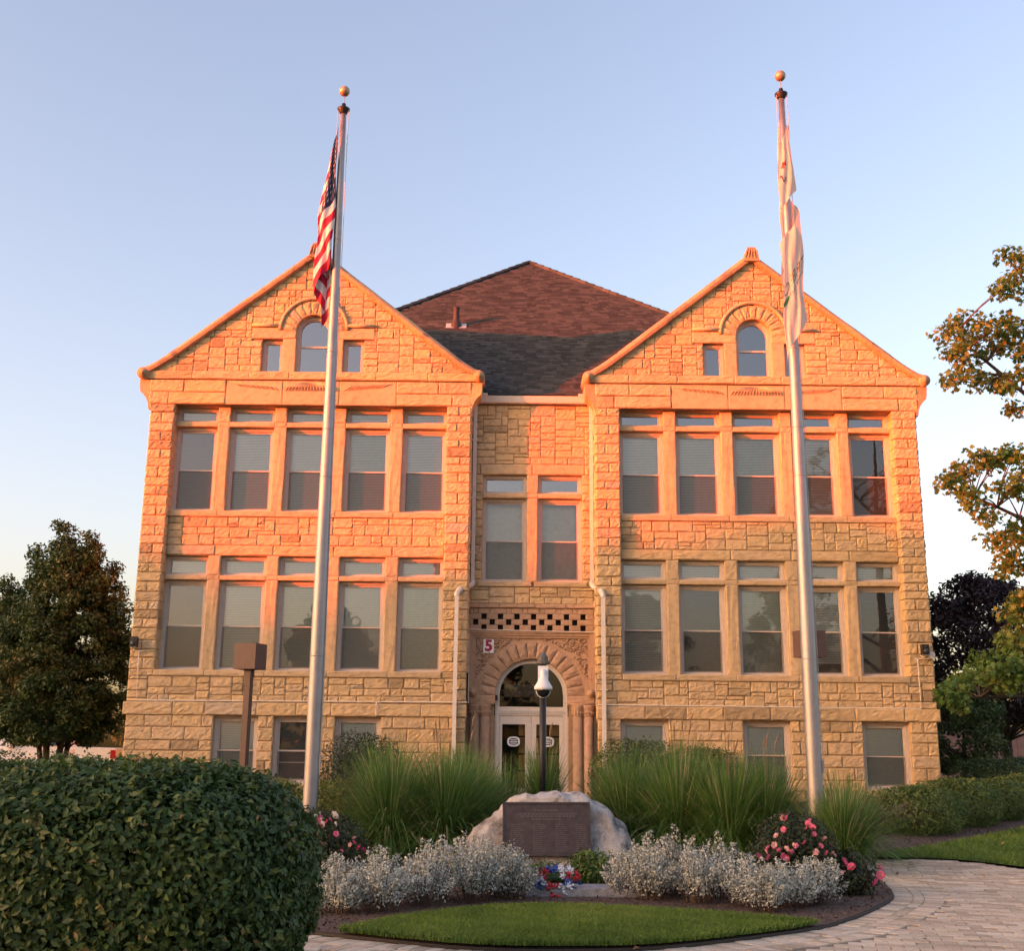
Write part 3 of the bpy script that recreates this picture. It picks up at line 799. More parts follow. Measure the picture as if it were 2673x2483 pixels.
for d in (-1, 1):
    lf = MB(); a, b = sorted((EX + d * .004, EX + d * .875)); z0, z1 = .32, zt_b - .004
    lf.box(a, b, YD + .03, YD + .075, z0, .62); lf.box(a, b, YD + .03, YD + .075, zc_(2.33), z1)
    g0, g1 = (xc(-.79), xc(-.15)) if d < 0 else (xc(.16), xc(.80))
    lf.box(a, g0, YD + .03, YD + .075, .62, zc_(2.33)); lf.box(g1, b, YD + .03, YD + .075, .62, zc_(2.33))
    leaf = lf.build('door', M_CREAM, BLD)
    pane(g0, g1, .62, zc_(2.33), YD + .055, leaf, M_GLASS_D)
    hd = MB(); hx = EX + d * .075
    hd.tube([(hx, YD + .03, 1.25), (hx, YD - .03, 1.25), (hx, YD - .03, 1.6), (hx, YD + .03, 1.6)], .012, 6); hd.build('handle', M_ALU, leaf)
    # oval decal: white ring with a dark field and white bars
    ov = MB(); ox, oz = (g0 + g1) / 2 + .0, zc_(1.86)
    def oval(rx, rz, yy, mi): ov.add([(ox + rx * math.copysign(abs(math.cos(t)) ** .7, math.cos(t)), yy, oz + rz * math.copysign(abs(math.sin(t)) ** .8, math.sin(t))) for t in [2 * math.pi * i / 28 for i in range(28)]], [tuple(range(28))], mi)
    oval(.175, .135, YD + .050, 0); oval(.125, .088, YD + .047, 1)
    for q, hw_ in ((.045, .085), (.0, .11), (-.045, .085)):
        ov.box(ox - hw_, ox + hw_, YD + .041, YD + .044, oz + q - .014, oz + q + .010, 0)
    ov.build('decal', [M_WHITEP, M_BLACK], leaf)
# vestibule behind the glass
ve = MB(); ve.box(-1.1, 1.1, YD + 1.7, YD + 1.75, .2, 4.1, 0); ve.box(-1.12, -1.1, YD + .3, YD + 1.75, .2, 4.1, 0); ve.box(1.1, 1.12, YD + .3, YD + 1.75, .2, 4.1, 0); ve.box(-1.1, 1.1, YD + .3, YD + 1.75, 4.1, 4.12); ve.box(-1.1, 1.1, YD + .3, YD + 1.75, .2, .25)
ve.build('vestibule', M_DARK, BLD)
M_ORANGE = plain('doorway_orange', (.52, .27, .07), .4, var=.15, scale=4)  # orange paints in the warm light seen through the doors
cab = MB()
for a, b in ((-.33, .02), (.16, .45), (.52, .78)):
    for z0, z1 in ((2.02, 2.33), (1.55, 1.97), (1.1, 1.5), (.6, 1.05)): cab.box(a, b, YD + .34, YD + .37, z0, z1)
cab.build('orange_panels', M_ORANGE, BLD)
MB().box(-.75, .2, YD + .25, YD + .26, 3.07, 3.42).build('notice_board', plain('tan_board', (.20, .145, .085), .7), BLD)

def text_mesh(body, size, mat, name='lettering', extrude=.0, bold=0.0):
    cu = bpy.data.curves.new(name, 'FONT'); cu.body = body; cu.size = size; cu.extrude = extrude; cu.offset = bold; cu.resolution_u = 4
    cu.align_x = 'CENTER'; cu.align_y = 'CENTER'
    ob = bpy.data.objects.new(name, cu); COL.objects.link(ob)
    dg = bpy.context.evaluated_depsgraph_get(); dg.update()
    me = bpy.data.meshes.new_from_object(ob.evaluated_get(dg)); bpy.data.objects.remove(ob); me.name = name
    me.materials.clear(); me.materials.append(mat); return me
for q, tx in enumerate((xc(-.38), xc(0.0))):
    me = text_mesh('2', .36, M_BLACK, 'house_number', .004, .012)
    o = link('house_number', me, DF); o.matrix_basis = Matrix.Translation((tx, YD + .045, zc_(3.27))) @ Matrix.Rotation(math.pi / 2, 4, 'X')
MB().box(EX - 1.03, EX - .93, YD - .06, YD - .002, zc_(2.98), zc_(3.12)).build('card_reader', M_BLACK, BLD)

# ---- gutter, downspouts, conduit
gu = MB(); gt, gb = zc_(11.79), zc_(11.59); gy = YC - .16
prof = [(gy, gb), (gy - .02, gb + .05), (gy - .05, gt - .03), (gy - .06, gt), (gy - .045, gt), (gy - .03, gt - .03), (YC + .02, gt - .03), (YC + .02, gb)]
vs = [(x, y, z) for x in (-1.73, 1.73) for y, z in prof]; n = len(prof)
gu.add(vs, [(i, (i + 1) % n, (i + 1) % n + n, i + n) for i in range(n)] + [tuple(range(n))[::-1], tuple(range(n, 2 * n))])
for a, b in ((-1.72, -1.32), (1.32, 1.72)): gu.box(a, b, gy - .075, gy + .1, gt - .0, gt + .07)
gu.build('gutter', M_GUTTER, BLD)
for s, px, bx in ((-1, -1.66, -2.06), (1, 1.68, 1.93)):
    ds = MB(); y0, y1 = YC - .17, YP - .17
    ds.tube([(px, y0, gb + .02), (px, y0, 6.20)], .072, 4, sq=True)
    ds.tube([(bx, y1, 5.72), (bx, y1, .35)], .075, 4, sq=True)
    do = ds.build('downspout', M_GUTTER, BLD)
    el = MB(); P0, P1, P2, P3 = Vector((px, y0, 6.22)), Vector((px, y0 - .1, 5.98)), Vector((bx, y1 + .05, 6.02)), Vector((bx, y1, 5.70))
    path = []; rad = []
    for i in range(31):
        t = i / 30; p = P0 * (1 - t) ** 3 + P1 * 3 * t * (1 - t) ** 2 + P2 * 3 * t * t * (1 - t) + P3 * t ** 3
        path.append(p); rad.append(.074 + (.008 if i % 2 else 0))
    el.tube(path, rad, 8); el.build('elbow', M_GUTTER, do)
    for zz in (7.0, 8.6, 10.3): MB().box(px - .085, px + .085, y0 - .06, YC, zz, zz + .035).build('strap', M_GUTTER, do)
    for zz in (1.4, 3.2): MB().box(bx - .09, bx + .09, y1 - .06, YP, zz, zz + .035).build('strap', M_GUTTER, do)
def conduit(pts): return MB().tube(pts, .016, 6).build('conduit', M_CONDUIT, BLD)
yc1 = YP - .09; yc2 = YC - .19
conduit([(-10.72, yc1, 4.14), (-10.50, yc1, 4.14)]); conduit([(-10.62, yc1, 4.13), (-10.58, yc1, 2.83), (-1.74, yc1, 2.86), (-1.72, yc2, 2.87), (-1.73, yc2, zt + .02), (1.76, yc2, zt - .03), (1.78, yc2, 2.82), (1.78, yc1, 2.83), (10.42, yc1, 2.81), (10.42, yc1, 4.13)])
conduit([(10.36, yc1, 4.14), (10.75, yc1, 4.14)]); conduit([(-4.15, yc1, 2.86), (-4.15, yc1 - .06, 2.80), (-4.15, yc1 - .06, 2.5)])

# ---- roofs
def shingle_mat():
    m, nt, b = nodes('asphalt_shingle')
    col = ramp(nt, tint_out(nt), [(0, (.036, .041, .045)), (.5, (.056, .062, .067)), (1, (.084, .088, .092))])
    col = mixc(nt, 1.0, col, ramp(nt, noise(nt, 40, 3), [(.3, (.7, .7, .7)), (.7, (1.25, 1.22, 1.2))]), 'MULTIPLY')
    nt.links.new(col, b.inputs['Base Color']); b.inputs['Roughness'].default_value = .95; b.inputs['Specular IOR Level'].default_value = .15
    return m
M_SHINGLE = shingle_mat()
PK = Vector((0, 41.86, 20.05)); EZ = 11.72; EY = 32.35; RW = 10.45
rf = MB()
fl_, fr_, bl_, br_ = (-RW, EY, EZ - .02), (RW, EY, EZ - .02), (-RW, 51.4, EZ - .02), (RW, 51.4, EZ - .02)
rf.add([fl_, fr_, br_, bl_, tuple(PK - Vector((0, 0, .03)))], [(0, 1, 4), (1, 2, 4), (2, 3, 4), (3, 0, 4)])
ROOF = rf.build('roof', M_SHINGLE, BLD)
sv = []; sf = []; st = []
sl = Vector((0, PK.y - EY, PK.z - EZ)); SLEN = sl.length; sl.normalize(); nrm = Vector((0, -sl.z, sl.y))
rows = int(SLEN / .145)
for k in range(rows):
    d0 = k * .145; half = RW * (1 - d0 / SLEN) - .02
    x = -min(half, 8.0) + random.uniform(0, .3); lim = min(half, 8.0)
    while x < lim - .05:
        wdt = random.choice((.12, .18, .24, .30, .36)); x2 = min(lim, x + wdt - .006)
        lift = random.choice((.010, .022)); t = random.random()
        p = Vector((0, EY, EZ)) + sl * d0; q = p + sl * .15
        b = len(sv)
        sv += [(x, *(p + nrm * lift)[1:]), (x2, *(p + nrm * lift)[1:]), (x2, *(q + nrm * .004)[1:]), (x, *(q + nrm * .004)[1:]), (x, *p[1:]), (x2, *p[1:])]
        sf += [(b, b + 1, b + 2, b + 3), (b + 4, b + 5, b + 1, b)]; st += [t] * 6; x += wdt
o = link('shingles', np_mesh('shingles', np.array(sv), np.array(sf), np.array(st), M_SHINGLE), ROOF); o['kind'] = 'stuff'
for sg in (-1, 1):
    cp = MB(); a = Vector((sg * RW, EY, EZ)); n = 40
    for i in range(n):
        p, q = a.lerp(PK, i / n), a.lerp(PK, (i + 1.15) / n); u = Vector((0, 0, 1)); 
        cp.tube([p + u * .03, q + u * .01], [.085, .075], 5, tint=random.random())
    cp.build('hip_cap', M_SHINGLE, ROOF)
    wr = MB(); cx = sg * WC; rz = 15.42; e = 4.7
    wr.add([(cx, YP + .3, rz), (cx, 41, rz), (cx - e, 41, rz - GS * e), (cx - e, YP + .3, rz - GS * e), (cx + e, 41, rz - GS * e), (cx + e, YP + .3, rz - GS * e)], [(0, 1, 2, 3), (0, 5, 4, 1)])
    wr.build('wing_roof', M_SHINGLE, ROOF)
vt = MB(); vx, vy = -2.50, 36.55; vz = EZ + (vy - EY) * (PK.z - EZ) / (PK.y - EY)
vt.lathe([(.20, vz - .15), (.18, vz + .05), (.10, vz + .22), (.095, vz + .62), (.11, vz + .62), (.11, vz + .66), (.02, vz + .66)], vx, vy, 14, 0)
vt.add([tuple(Vector((vx, vy, vz)) + X * a + sl * b + nrm * .03) for a, b in ((-.34, -.22), (.34, -.22), (.34, .2), (-.34, .2))], [(0, 1, 2, 3)], 1)
vt.build('vent_pipe', [plain('rusty_vent', (.045, .035, .033), .7), plain('flashing', (.5, .46, .44), .5)], BLD, False)

# ---- walling stones: the 300 that show largest on their own, the rest as one part
STONES.sort(key=lambda q: -q[0])
for ar, V, F, t in STONES[:300]: MB().add(V, F, 0, t).build('stone', M_STONE, BLD)
rest = MB()
for ar, V, F, t in STONES[300:]: rest.add(V, F, 0, t)
o = rest.build('stonework', M_STONE, BLD); o['kind'] = 'stuff'
NST = len(STONES)

# ------------------------------------------------------------------ ground, beds, path, lawns
def cat_rom(pts, n=10, closed=False):
    P_ = [Vector((*p, 0)) for p in pts]; out = []; m = len(P_)
    for i in range(m if closed else m - 1):
        a, b, c, d = (P_[(i - 1) % m], P_[i], P_[(i + 1) % m], P_[(i + 2) % m]) if closed else (P_[max(0, i - 1)], P_[i], P_[i + 1], P_[min(m - 1, i + 2)])
        for k in range(n):
            t = k / n; out.append(.5 * ((2 * b) + (c - a) * t + (2 * a - 5 * b + 4 * c - d) * t * t + (3 * b - a - 3 * c + d) * t ** 3))
    if not closed: out.append(P_[-1])
    return [(p.x, p.y) for p in out]

def inside(x, y, poly):
    r = False; n = len(poly); j = n - 1
    for i in range(n):
        (xi, yi), (xj, yj) = poly[i], poly[j]
        if (yi > y) != (yj > y) and x < (xj - xi) * (y - yi) / (yj - yi) + xi: r = not r
        j = i
    return r

def np_inside(PX, PY, poly):
    r = np.zeros(len(PX), bool); n = len(poly); j = n - 1
    for i in range(n):
        (xi, yi), (xj, yj) = poly[i], poly[j]
        if yi != yj: r ^= ((yi > PY) != (yj > PY)) & (PX < (xj - xi) * (PY - yi) / (yj - yi) + xi)
        j = i
    return r
def np_gz(y): t = np.clip((y - 15) / 13, 0, 1); return .35 * t * t * (3 - 2 * t)

def sheet(name, poly, dz, mat, step=.5, rough=0.0):
    """flat-lying sheet that follows the ground, cut to a polygon"""
    bm = bmesh.new(); f = bm.faces.new([bm.verts.new((x, y, 0)) for x, y in poly])
    ys = [p[1] for p in poly]; xs = [p[0] for p in poly]
    y = math.floor(min(ys)) + step
    while y < max(ys):
        bmesh.ops.bisect_plane(bm, geom=bm.verts[:] + bm.edges[:] + bm.faces[:], plane_co=(0, y, 0), plane_no=(0, 1, 0)); y += step
    bmesh.ops.triangulate(bm, faces=bm.faces[:])
    for v in bm.verts: v.co.z = gz(v.co.x, v.co.y) + dz
    bmesh.ops.recalc_face_normals(bm, faces=bm.faces[:])
    for f in bm.faces:
        if f.normal.z < 0: f.normal_flip()
    me = bpy.data.meshes.new(name); bm.to_mesh(me); bm.free(); me.materials.append(mat)
    o = link(name, me); return o

M_GROUND = plain('grass_soil', (.055, .075, .022), .95, var=.35, scale=1.5)
ys = np.concatenate([np.arange(-400, 10, 41.), np.arange(10, 31, 1.5), np.arange(31, 900, 60.)])
gv = [(x, y, gz(0, y) - .05) for y in ys for x in (-600, 600)]; m = len(ys)
tag(MB().add(gv, [(2 * i, 2 * i + 1, 2 * i + 3, 2 * i + 2) for i in range(m - 1)]).build('ground', M_GROUND), kind='structure')

BEDF = cat_rom([(-4.7, 17), (-4.3, 13.8), (-3.4, 12.0), (-2.5, 11.1), (-2.03, 10.80), (-.95, 10.24), (-.1, 10.16), (.79, 10.40), (2.19, 11.44), (2.73, 12.10), (3.31, 13.03), (3.83, 14.09), (4.15, 15.4), (4.4, 17.0), (4.9, 18.5)], 8)
BED = BEDF + [(5.65, 19.25), (7.05, 20.55), (9.55, 23.25), (13.65, 27.95), (17, 31.6), (-13, 31.6), (-13, 19.0), (-7, 18.5)]
tag(sheet('mulch_bed', BED, .03, M_MULCH), kind='structure')
FARE = cat_rom([(4.9, 18.5), (6.1, 18.35), (6.95, 17.3), (8.6, 15.0), (12, 11.5), (16, 8)], 8)
M_SAND = plain('paver_joint_sand', (.26, .205, .16), 1.0, var=.3, scale=20)
PATH = BEDF + FARE[1:] + [(30, 4), (30, -24), (-30, -24), (-30, 4), (-9, 6), (-9, 16)]  # sheet runs on unseen behind the camera, added to bounce light onto the walls
path = tag(sheet('paved_path', PATH, -.012, M_SAND), kind='structure')
LAWNR = FARE + [(20, 10), (20, 32.0), (13.6, 28.0), (9.5, 23.3), (7.0, 20.6), (5.6, 19.3)]
M_TURF = plain('turf', (.075, .13, .024), .95, var=.3, scale=5)
tag(sheet('lawn', LAWNR, .022, M_TURF), kind='structure')
LF = [p for p in BEDF if p[1] < 11.65 and -2.1 < p[0] < 2.35]
LU = cat_rom([(2.3, 11.58), (1.75, 11.9), (1.07, 12.25), (.03, 12.55), (-.7, 12.4), (-1.28, 11.9), (-1.75, 11.35), (-2.05, 10.80)], 6)
LAWNF = LF + LU
tag(sheet('lawn', LAWNF, .05, M_TURF), kind='structure')
ed = MB()
for (xa, ya), (xb, yb) in zip(BEDF, BEDF[1:]):
    t = Vector((xb - xa, yb - ya, 0)).normalized(); n = Vector((t.y, -t.x, 0)) * .012
    a, b = Vector((xa, ya, 0)), Vector((xb, yb, 0))
    ed.add([a + n, b + n, b - n, a - n, a + n + Z * .026, b + n + Z * .026, b - n + Z * .026, a - n + Z * .026], [(0, 1, 5, 4), (4, 5, 6, 7), (2, 3, 7, 6)])
tag(ed.build('bed_edging', plain('dark_edging', (.05, .042, .036), .8)), 'thin black edging strip curving round the planted bed', 'edging')

# pavers
def paver_mat():
    m, nt, b = nodes('paver')
    col = ramp(nt, tint_out(nt), [(0, (.38, .315, .235)), (.5, (.55, .46, .35)), (.85, (.64, .55, .43)), (1, (.48, .375, .28))])
    col = mixc(nt, 1.0, col, ramp(nt, noise(nt, 22, 5, .65), [(.25, (.72, .72, .72)), (.7, (1.12, 1.1, 1.08))]), 'MULTIPLY')
    col = mixc(nt, 1.0, col, ramp(nt, noise(nt, .8, 3), [(.3, (.86, .86, .86)), (.7, (1.08, 1.07, 1.05))]), 'MULTIPLY')
    nt.links.new(col, b.inputs['Base Color']); b.inputs['Roughness'].default_value = .85; b.inputs['Specular IOR Level'].default_value = .25
    bump(nt, b, noise(nt, 60, 5), .4, .006); return m
M_PAVER = paver_mat()
PAV = []       # (screen size, corners, tint)
def in_view(x, y):
    q = Vector((x + .587, y, -1.6)); dep = q.dot(fw)
    if dep < 1: return 0
    u_, v_ = 3028 * q.dot(rt) / dep, -3028 * q.dot(up) / dep
    return dep if abs(u_) < 1345 and abs(v_) < 1250 else 0
def add_paver(c):
    cx, cy = sum(p[0] for p in c) / 4, sum(p[1] for p in c) / 4
    ar = abs((c[1][0] - c[0][0]) * (c[3][1] - c[0][1]) - (c[1][1] - c[0][1]) * (c[3][0] - c[0][0])); dv = in_view(cx, cy)
    PAV.append((ar / dv ** 3 if dv else 0, c, random.random()))
def offset(poly, d):
    out = []
    for i, (x, y) in enumerate(poly):
        a, b = poly[max(0, i - 1)], poly[min(len(poly) - 1, i + 1)]; t = Vector((b[0] - a[0], b[1] - a[1])).normalized()
        out.append((x + t.y * d, y - t.x * d))
    return out
def along(poly, step):
    out = [poly[0]]; acc = 0
    for (xa, ya), (xb, yb) in zip(poly, poly[1:]):
        L_ = math.hypot(xb - xa, yb - ya); d = step - acc
        while d < L_: out.append((xa + (xb - xa) * d / L_, ya + (yb - ya) * d / L_)); d += step
        acc = L_ - (d - step)
    return out
for dd, wdt, dep in ((.02, .115, .21), (.235, .23, .115), (.355, .115, .21)):
    c0 = along(BEDF, wdt); A = offset(c0, dd); B = offset(c0, dd + dep)
    for i in range(len(A) - 1):
        def lerp2(p, q, t): return (p[0] + (q[0] - p[0]) * t, p[1] + (q[1] - p[1]) * t)
        add_paver([lerp2(A[i], A[i + 1], .04), lerp2(A[i], A[i + 1], .96), lerp2(B[i], B[i + 1], .96), lerp2(B[i], B[i + 1], .04)])
RING = offset(BEDF, .58)
FIELD = RING + FARE[1:] + [(16, 2), (-9, 2), (-9, 16)]
ang = R(-14); ca, sa = math.cos(ang), math.sin(ang); pw_, ph_ = .235, .165
for j in range(-20, 120):
    for i in range(-60, 90):
        u_ = (i + (.5 if j % 2 else 0)) * pw_ - 5; v_ = j * ph_ + 4
        cxy = lambda du, dv: (ca * (u_ + du) - sa * (v_ + dv), sa * (u_ + du) + ca * (v_ + dv))
        x, y = cxy(pw_ / 2, ph_ / 2)
        if not (-6 < x < 14 and 8.6 < y < 19) or not inside(x, y, FIELD): continue
        jx, jy = random.uniform(-.003, .003), random.uniform(-.003, .003)
        add_paver([cxy(.004 + jx, .004 + jy), cxy(pw_ - .004 + jx, .004 + jy), cxy(pw_ - .004 + jx, ph_ - .004 + jy), cxy(.004 + jx, ph_ - .004 + jy)])
PAV.sort(key=lambda p: -p[0])
def paver_geo(mb, c, t):
    z = gz(*c[0]) + random.uniform(-.0035, .0035); cx, cy = sum(p[0] for p in c) / 4, sum(p[1] for p in c) / 4
    top = [(x + (cx - x) * .05, y + (cy - y) * .05, z + random.uniform(-.001, .001)) for x, y in c]; sh = [(x, y, z - .006) for x, y in c]; bo = [(x, y, z - .03) for x, y in c]
    fs = [(0, 1, 2, 3)] + [(i + 4, (i + 1) % 4 + 4, (i + 1) % 4, i) for i in range(4)] + [(i + 8, (i + 1) % 4 + 8, (i + 1) % 4 + 4, i + 4) for i in range(4)]
    mb.add(top + sh + bo, fs, 0, t)
for _, c, t in PAV[:300]:
    mb = MB(); paver_geo(mb, c, t); mb.build('paver', M_PAVER, path)
mb = MB()
for _, c, t in PAV[300:]: paver_geo(mb, c, t)
o = mb.build('pavers', M_PAVER, path); o['kind'] = 'stuff'

# ------------------------------------------------------------------ foliage helpers (numpy)
def unit(v): return v / np.maximum(1e-9, np.linalg.norm(v, axis=1, keepdims=True))
def rand_dirs(n): return unit(rng.normal(size=(n, 3)))
def leaf_cards(P_, N_, size, aspect=.5, fold=.2, hang=0.0):
    n = len(P_); d = rand_dirs(n); d[:, 2] -= hang; d = unit(d - N_ * (d * N_).sum(1, keepdims=True) * .85)
    sd_ = unit(np.cross(N_, d)); L_ = (size * rng.uniform(.65, 1.25, n))[:, None]; W = L_ * aspect
    V = np.empty((n, 4, 3)); V[:, 0] = P_ - d * L_ * .5; V[:, 2] = P_ + d * L_ * .5
    V[:, 1] = P_ + sd_ * W * .5 + N_ * W * fold - d * L_ * .06; V[:, 3] = P_ - sd_ * W * .5 + N_ * W * fold - d * L_ * .06
    b = (np.arange(n) * 4)[:, None]
    F = np.concatenate([b + [0, 1, 2], b + [0, 2, 3]], 1).reshape(-1, 3)
    return V.reshape(-1, 3), F
LOBE = np.array([(0, -.5), (.16, -.28), (.46, -.30), (.30, -.05), (.52, .16), (.22, .16), (.0, .55), (-.22, .16), (-.52, .16), (-.30, -.05), (-.46, -.30), (-.16, -.28)])
def maple_cards(P_, N_, size):
    n = len(P_); d = rand_dirs(n); d = unit(d - N_ * (d * N_).sum(1, keepdims=True)); sd_ = unit(np.cross(N_, d)); L_ = (size * rng.uniform(.7, 1.25, n))[:, None]
    K = len(LOBE); V = np.empty((n, K + 1, 3)); V[:, K] = P_
    for k, (a, b) in enumerate(LOBE): V[:, k] = P_ + (sd_ * a + d * b) * L_ + N_ * L_ * .12 * (abs(a) - .2)
    base = (np.arange(n) * (K + 1))[:, None]
    F = np.concatenate([base + [k, (k + 1) % K, K] for k in range(K)], 1).reshape(-1, 3)
    return V.reshape(-1, 3), F
def tints(n, per, lo=0, hi=1, clump=None):
    t = np.clip(rng.normal(.42, .2, n) if clump is None else clump + rng.normal(0, .13, n), 0, 1); return np.repeat(lo + (hi - lo) * t, per)
def super_shell(n, a, p=4, depth=.25, zmin=None, power=2.0):
    d = rand_dirs(n); r = (np.abs(d / a) ** p).sum(1) ** (-1 / p); P_ = d * r[:, None]
    N_ = unit(np.sign(P_) * np.abs(P_ / a) ** (p - 1) / a)
    dep = depth * rng.random(n) ** power
    return P_ - N_ * dep[:, None] + rng.normal(0, .02, (n, 3)), N_
def clump_pts(cs, rs, nper):
    cs = np.asarray(cs, float); k = len(cs); idx = np.repeat(np.arange(k), nper)
    d = rng.normal(size=(k * nper, 3)); d = unit(d) * (rng.random(k * nper) ** .5)[:, None]
    d[:, 2] *= .75
    P_ = cs[idx] + d * np.asarray(rs)[idx][:, None]
    N_ = unit(d * .8 + np.array([0, 0, .55]) + rng.normal(0, .55, d.shape)); ct = rng.normal(.42, .17, k)[idx]
    return P_, N_, ct
def add_leaves(name, P_, N_, size, mat, parent, aspect=.5, fold=.2, clump=None, maple=False, hang=0.0):
    if maple: V, F = maple_cards(P_, N_, size); per = len(LOBE) + 1
    else: V, F = leaf_cards(P_, N_, size, aspect, fold, hang); per = 4
    return link(name, np_mesh(name, V, F, tints(len(P_), per, clump=clump), mat), parent)

def limb(mb, a, b, r0_, r1, sag=.1, n=5):
    a, b = Vector(a), Vector(b); L_ = (b - a).length; pts = []
    off = Vector((random.uniform(-1, 1), random.uniform(-1, 1), random.uniform(.2, 1))) * L_ * sag
    for i in range(n + 1):
        t = i / n; pts.append(a.lerp(b, t) + off * math.sin(math.pi * t))
    mb.tube(pts, [r0_ + (r1 - r0_) * i / n for i in range(n + 1)], 6, caps=False); return pts

def tree(name, label, loc, stems, clumps, rs, nper, size, mat, group=None, maple=False, aspect=.55, hang=.2, every=3, limbs=None, bark=None):
    t = thing(name, label, 'tree', loc, group); tr = MB()
    axis = []
    for pts, ra in stems:
        tr.tube(pts, ra, 8, caps=False); axis += [(Vector(p), r_) for p, r_ in zip(pts, ra)]
    if limbs:
        for a, b, r_ in limbs:
            q = limb(tr, a, b, r_, r_ * .3, .06, 8); axis += [(p, r_ * (1 - .6 * i / 8)) for i, p in enumerate(q)]
    for i, c in enumerate(clumps):
        if i % every: continue
        c = Vector(c); p, r_ = min(axis, key=lambda q: (q[0] - c).length + max(0, q[0].z - c.z) * 1.5)
        limb(tr, p, c, min(r_ * .5, .05), .008, .08, 4)
    tr.build('trunk', bark or M_BARK, t, True)
    P_, N_, ct = clump_pts(clumps, rs, nper)
    add_leaves('crown', P_, N_, size, mat, t, aspect, .2, ct, maple, hang)
    return t

def envelope(n, zs, ws, z0, jitter=.55, oval=1.0):
    out = []
    for _ in range(n):
        z = z0 + random.random() * (zs[-1] - z0); w_ = np.interp(z, zs, ws); a = random.random() * 2 * math.pi
        r_ = w_ * (jitter + (1 - jitter) * random.random()) * (1 if random.random() < .85 else random.random())
        out.append((r_ * math.cos(a), r_ * math.sin(a) * oval, z))
    return out

# ------------------------------------------------------------------ trees
tz = .35
lob = [(-.25, .1, 8.55, .5), (.65, -.1, 8.15, .5), (-.95, .2, 8.0, .5), (1.25, 0, 7.35, .5), (-1.7, 0, 6.7, .5), (1.8, 0, 6.3, .5)]
cl = [(random.gauss(0, .7), random.gauss(0, .7), random.uniform(1.8, 5.5)) for _ in range(60)] + envelope(470, [1.5, 2.2, 3.3, 4.4, 5.4, 6.4, 7.2], [1.4, 2.05, 2.35, 2.1, 1.55, 1.0, .5], 1.45)
for x, y, z, r_ in lob:
    for _ in range(9): f_ = random.random(); cl.append((x + random.gauss(0, .05 + .25 * f_), y + random.gauss(0, .25), z - tz - .15 - 1.5 * f_))
stems = []
for k in range(6):
    a = k * 1.05 + .3; x, y = .18 * math.cos(a), .18 * math.sin(a); o_ = random.uniform(.5, 1.0)
    stems.append(([(x, y, -.1), (x * 2.2, y * 2.2, 1.2), (x * 3.5 * o_, y * 3.5 * o_, 3.2), (x * 4 * o_, y * 4 * o_, 6.0)], [.10, .08, .055, .015]))
tree('pear_tree', 'dense dark green multi-stemmed tree with pointed tops beside the left end of the building', (-14.35, 36.0, tz), stems, cl, [.36] * len(cl), 165, .125, L_PEAR, every=6)
cl = envelope(120, [1.5, 3, 5, 6.4], [1.5, 2.4, 2.0, .6], 1.4)
tree('street_tree', 'bushy tree cut off by the left edge, behind the dense dark tree', (-20.2, 44, tz), [([(0, 0, -.1), (.1, 0, 2), (0, .1, 5)], [.16, .12, .03])], cl, [.55] * len(cl), 150, .17, L_PEAR, every=5)
cl = envelope(90, [1.2, 2.5, 4.2, 5.4], [1.2, 1.8, 1.4, .4], 1.2)
tree('street_tree', 'small tree half hidden between the dark tree and the left wall', (-15.2, 52, tz), [([(0, 0, -.1), (.1, 0, 2), (0, .1, 4)], [.14, .1, .03])], cl, [.5] * len(cl), 130, .17, L_MAPLE, every=5)
# far trees closing the view on both sides
for i, (x, y, h, lab) in enumerate([(-33, 75, 5.2, 'distant low tree at the far left behind the parked truck'), (-24, 82, 5.0, 'distant low tree just left of the building behind the parked truck'),
        (27, 72, 5.6, 'distant green tree behind the blue and white parking sign'), (36, 80, 6.5, 'distant green tree at the right edge behind the pink wall')]):
    cl = envelope(70, [.4, 1.5, h * .6, h], [2.2, 3.4, 3.2, .8], .4)
    tree('background_tree', lab, (x, y, .3), [([(0, 0, -.1), (.1, 0, h * .7)], [.25, .05])], cl, [.95] * len(cl), 110, .3, L_GREEN, 'distant trees', every=8)

def px(x, y, Y):            # a point of the place seen at display pixel (x, y) of the survey picture, at depth Y
    r_ = fw + rt * ((x * 1.34389 - 1336.5) / 3028) - up * ((y * 1.34389 - 1241.5) / 3028)
    return Vector((-.587, 0, 1.6)) + r_ * (Y / r_.y)
# maple reaching in from the right
MX, MY = 12.2, 24.5
layers = {0: [(1955, 500), (1985, 505), (1975, 540), (1950, 565), (1990, 570)],
          1: [(1838, 640), (1860, 625), (1885, 655), (1905, 630), (1930, 650), (1955, 625), (1985, 640), (1850, 690), (1875, 680), (1905, 685), (1935, 680), (1965, 670), (1990, 690), (1845, 735), (1868, 722), (1895, 742), (1935, 745), (1955, 765), (1985, 730), (1975, 790)],
          2: [(1832, 938), (1855, 930), (1872, 905), (1895, 890), (1922, 905), (1945, 885), (1970, 880), (1992, 905), (1870, 955), (1895, 975), (1915, 1000), (1940, 950), (1965, 940), (1990, 960)],
          3: [(1925, 1055), (1950, 1035), (1975, 1025), (1992, 1060), (1960, 1080), (1985, 1100), (1945, 1105)],
          4: [(1848, 1362), (1855, 1335), (1872, 1318), (1895, 1310), (1912, 1290), (1930, 1300), (1955, 1265), (1965, 1240), (1985, 1215), (1975, 1290), (1990, 1320), (1968, 1330), (1985, 1260), (1990, 1160), (1960, 1185), (1985, 1180), (1935, 1325)]}
clm = []; lim = []; lz = {0: 10.4, 1: 8.6, 2: 5.8, 3: 4.8, 4: 3.4}
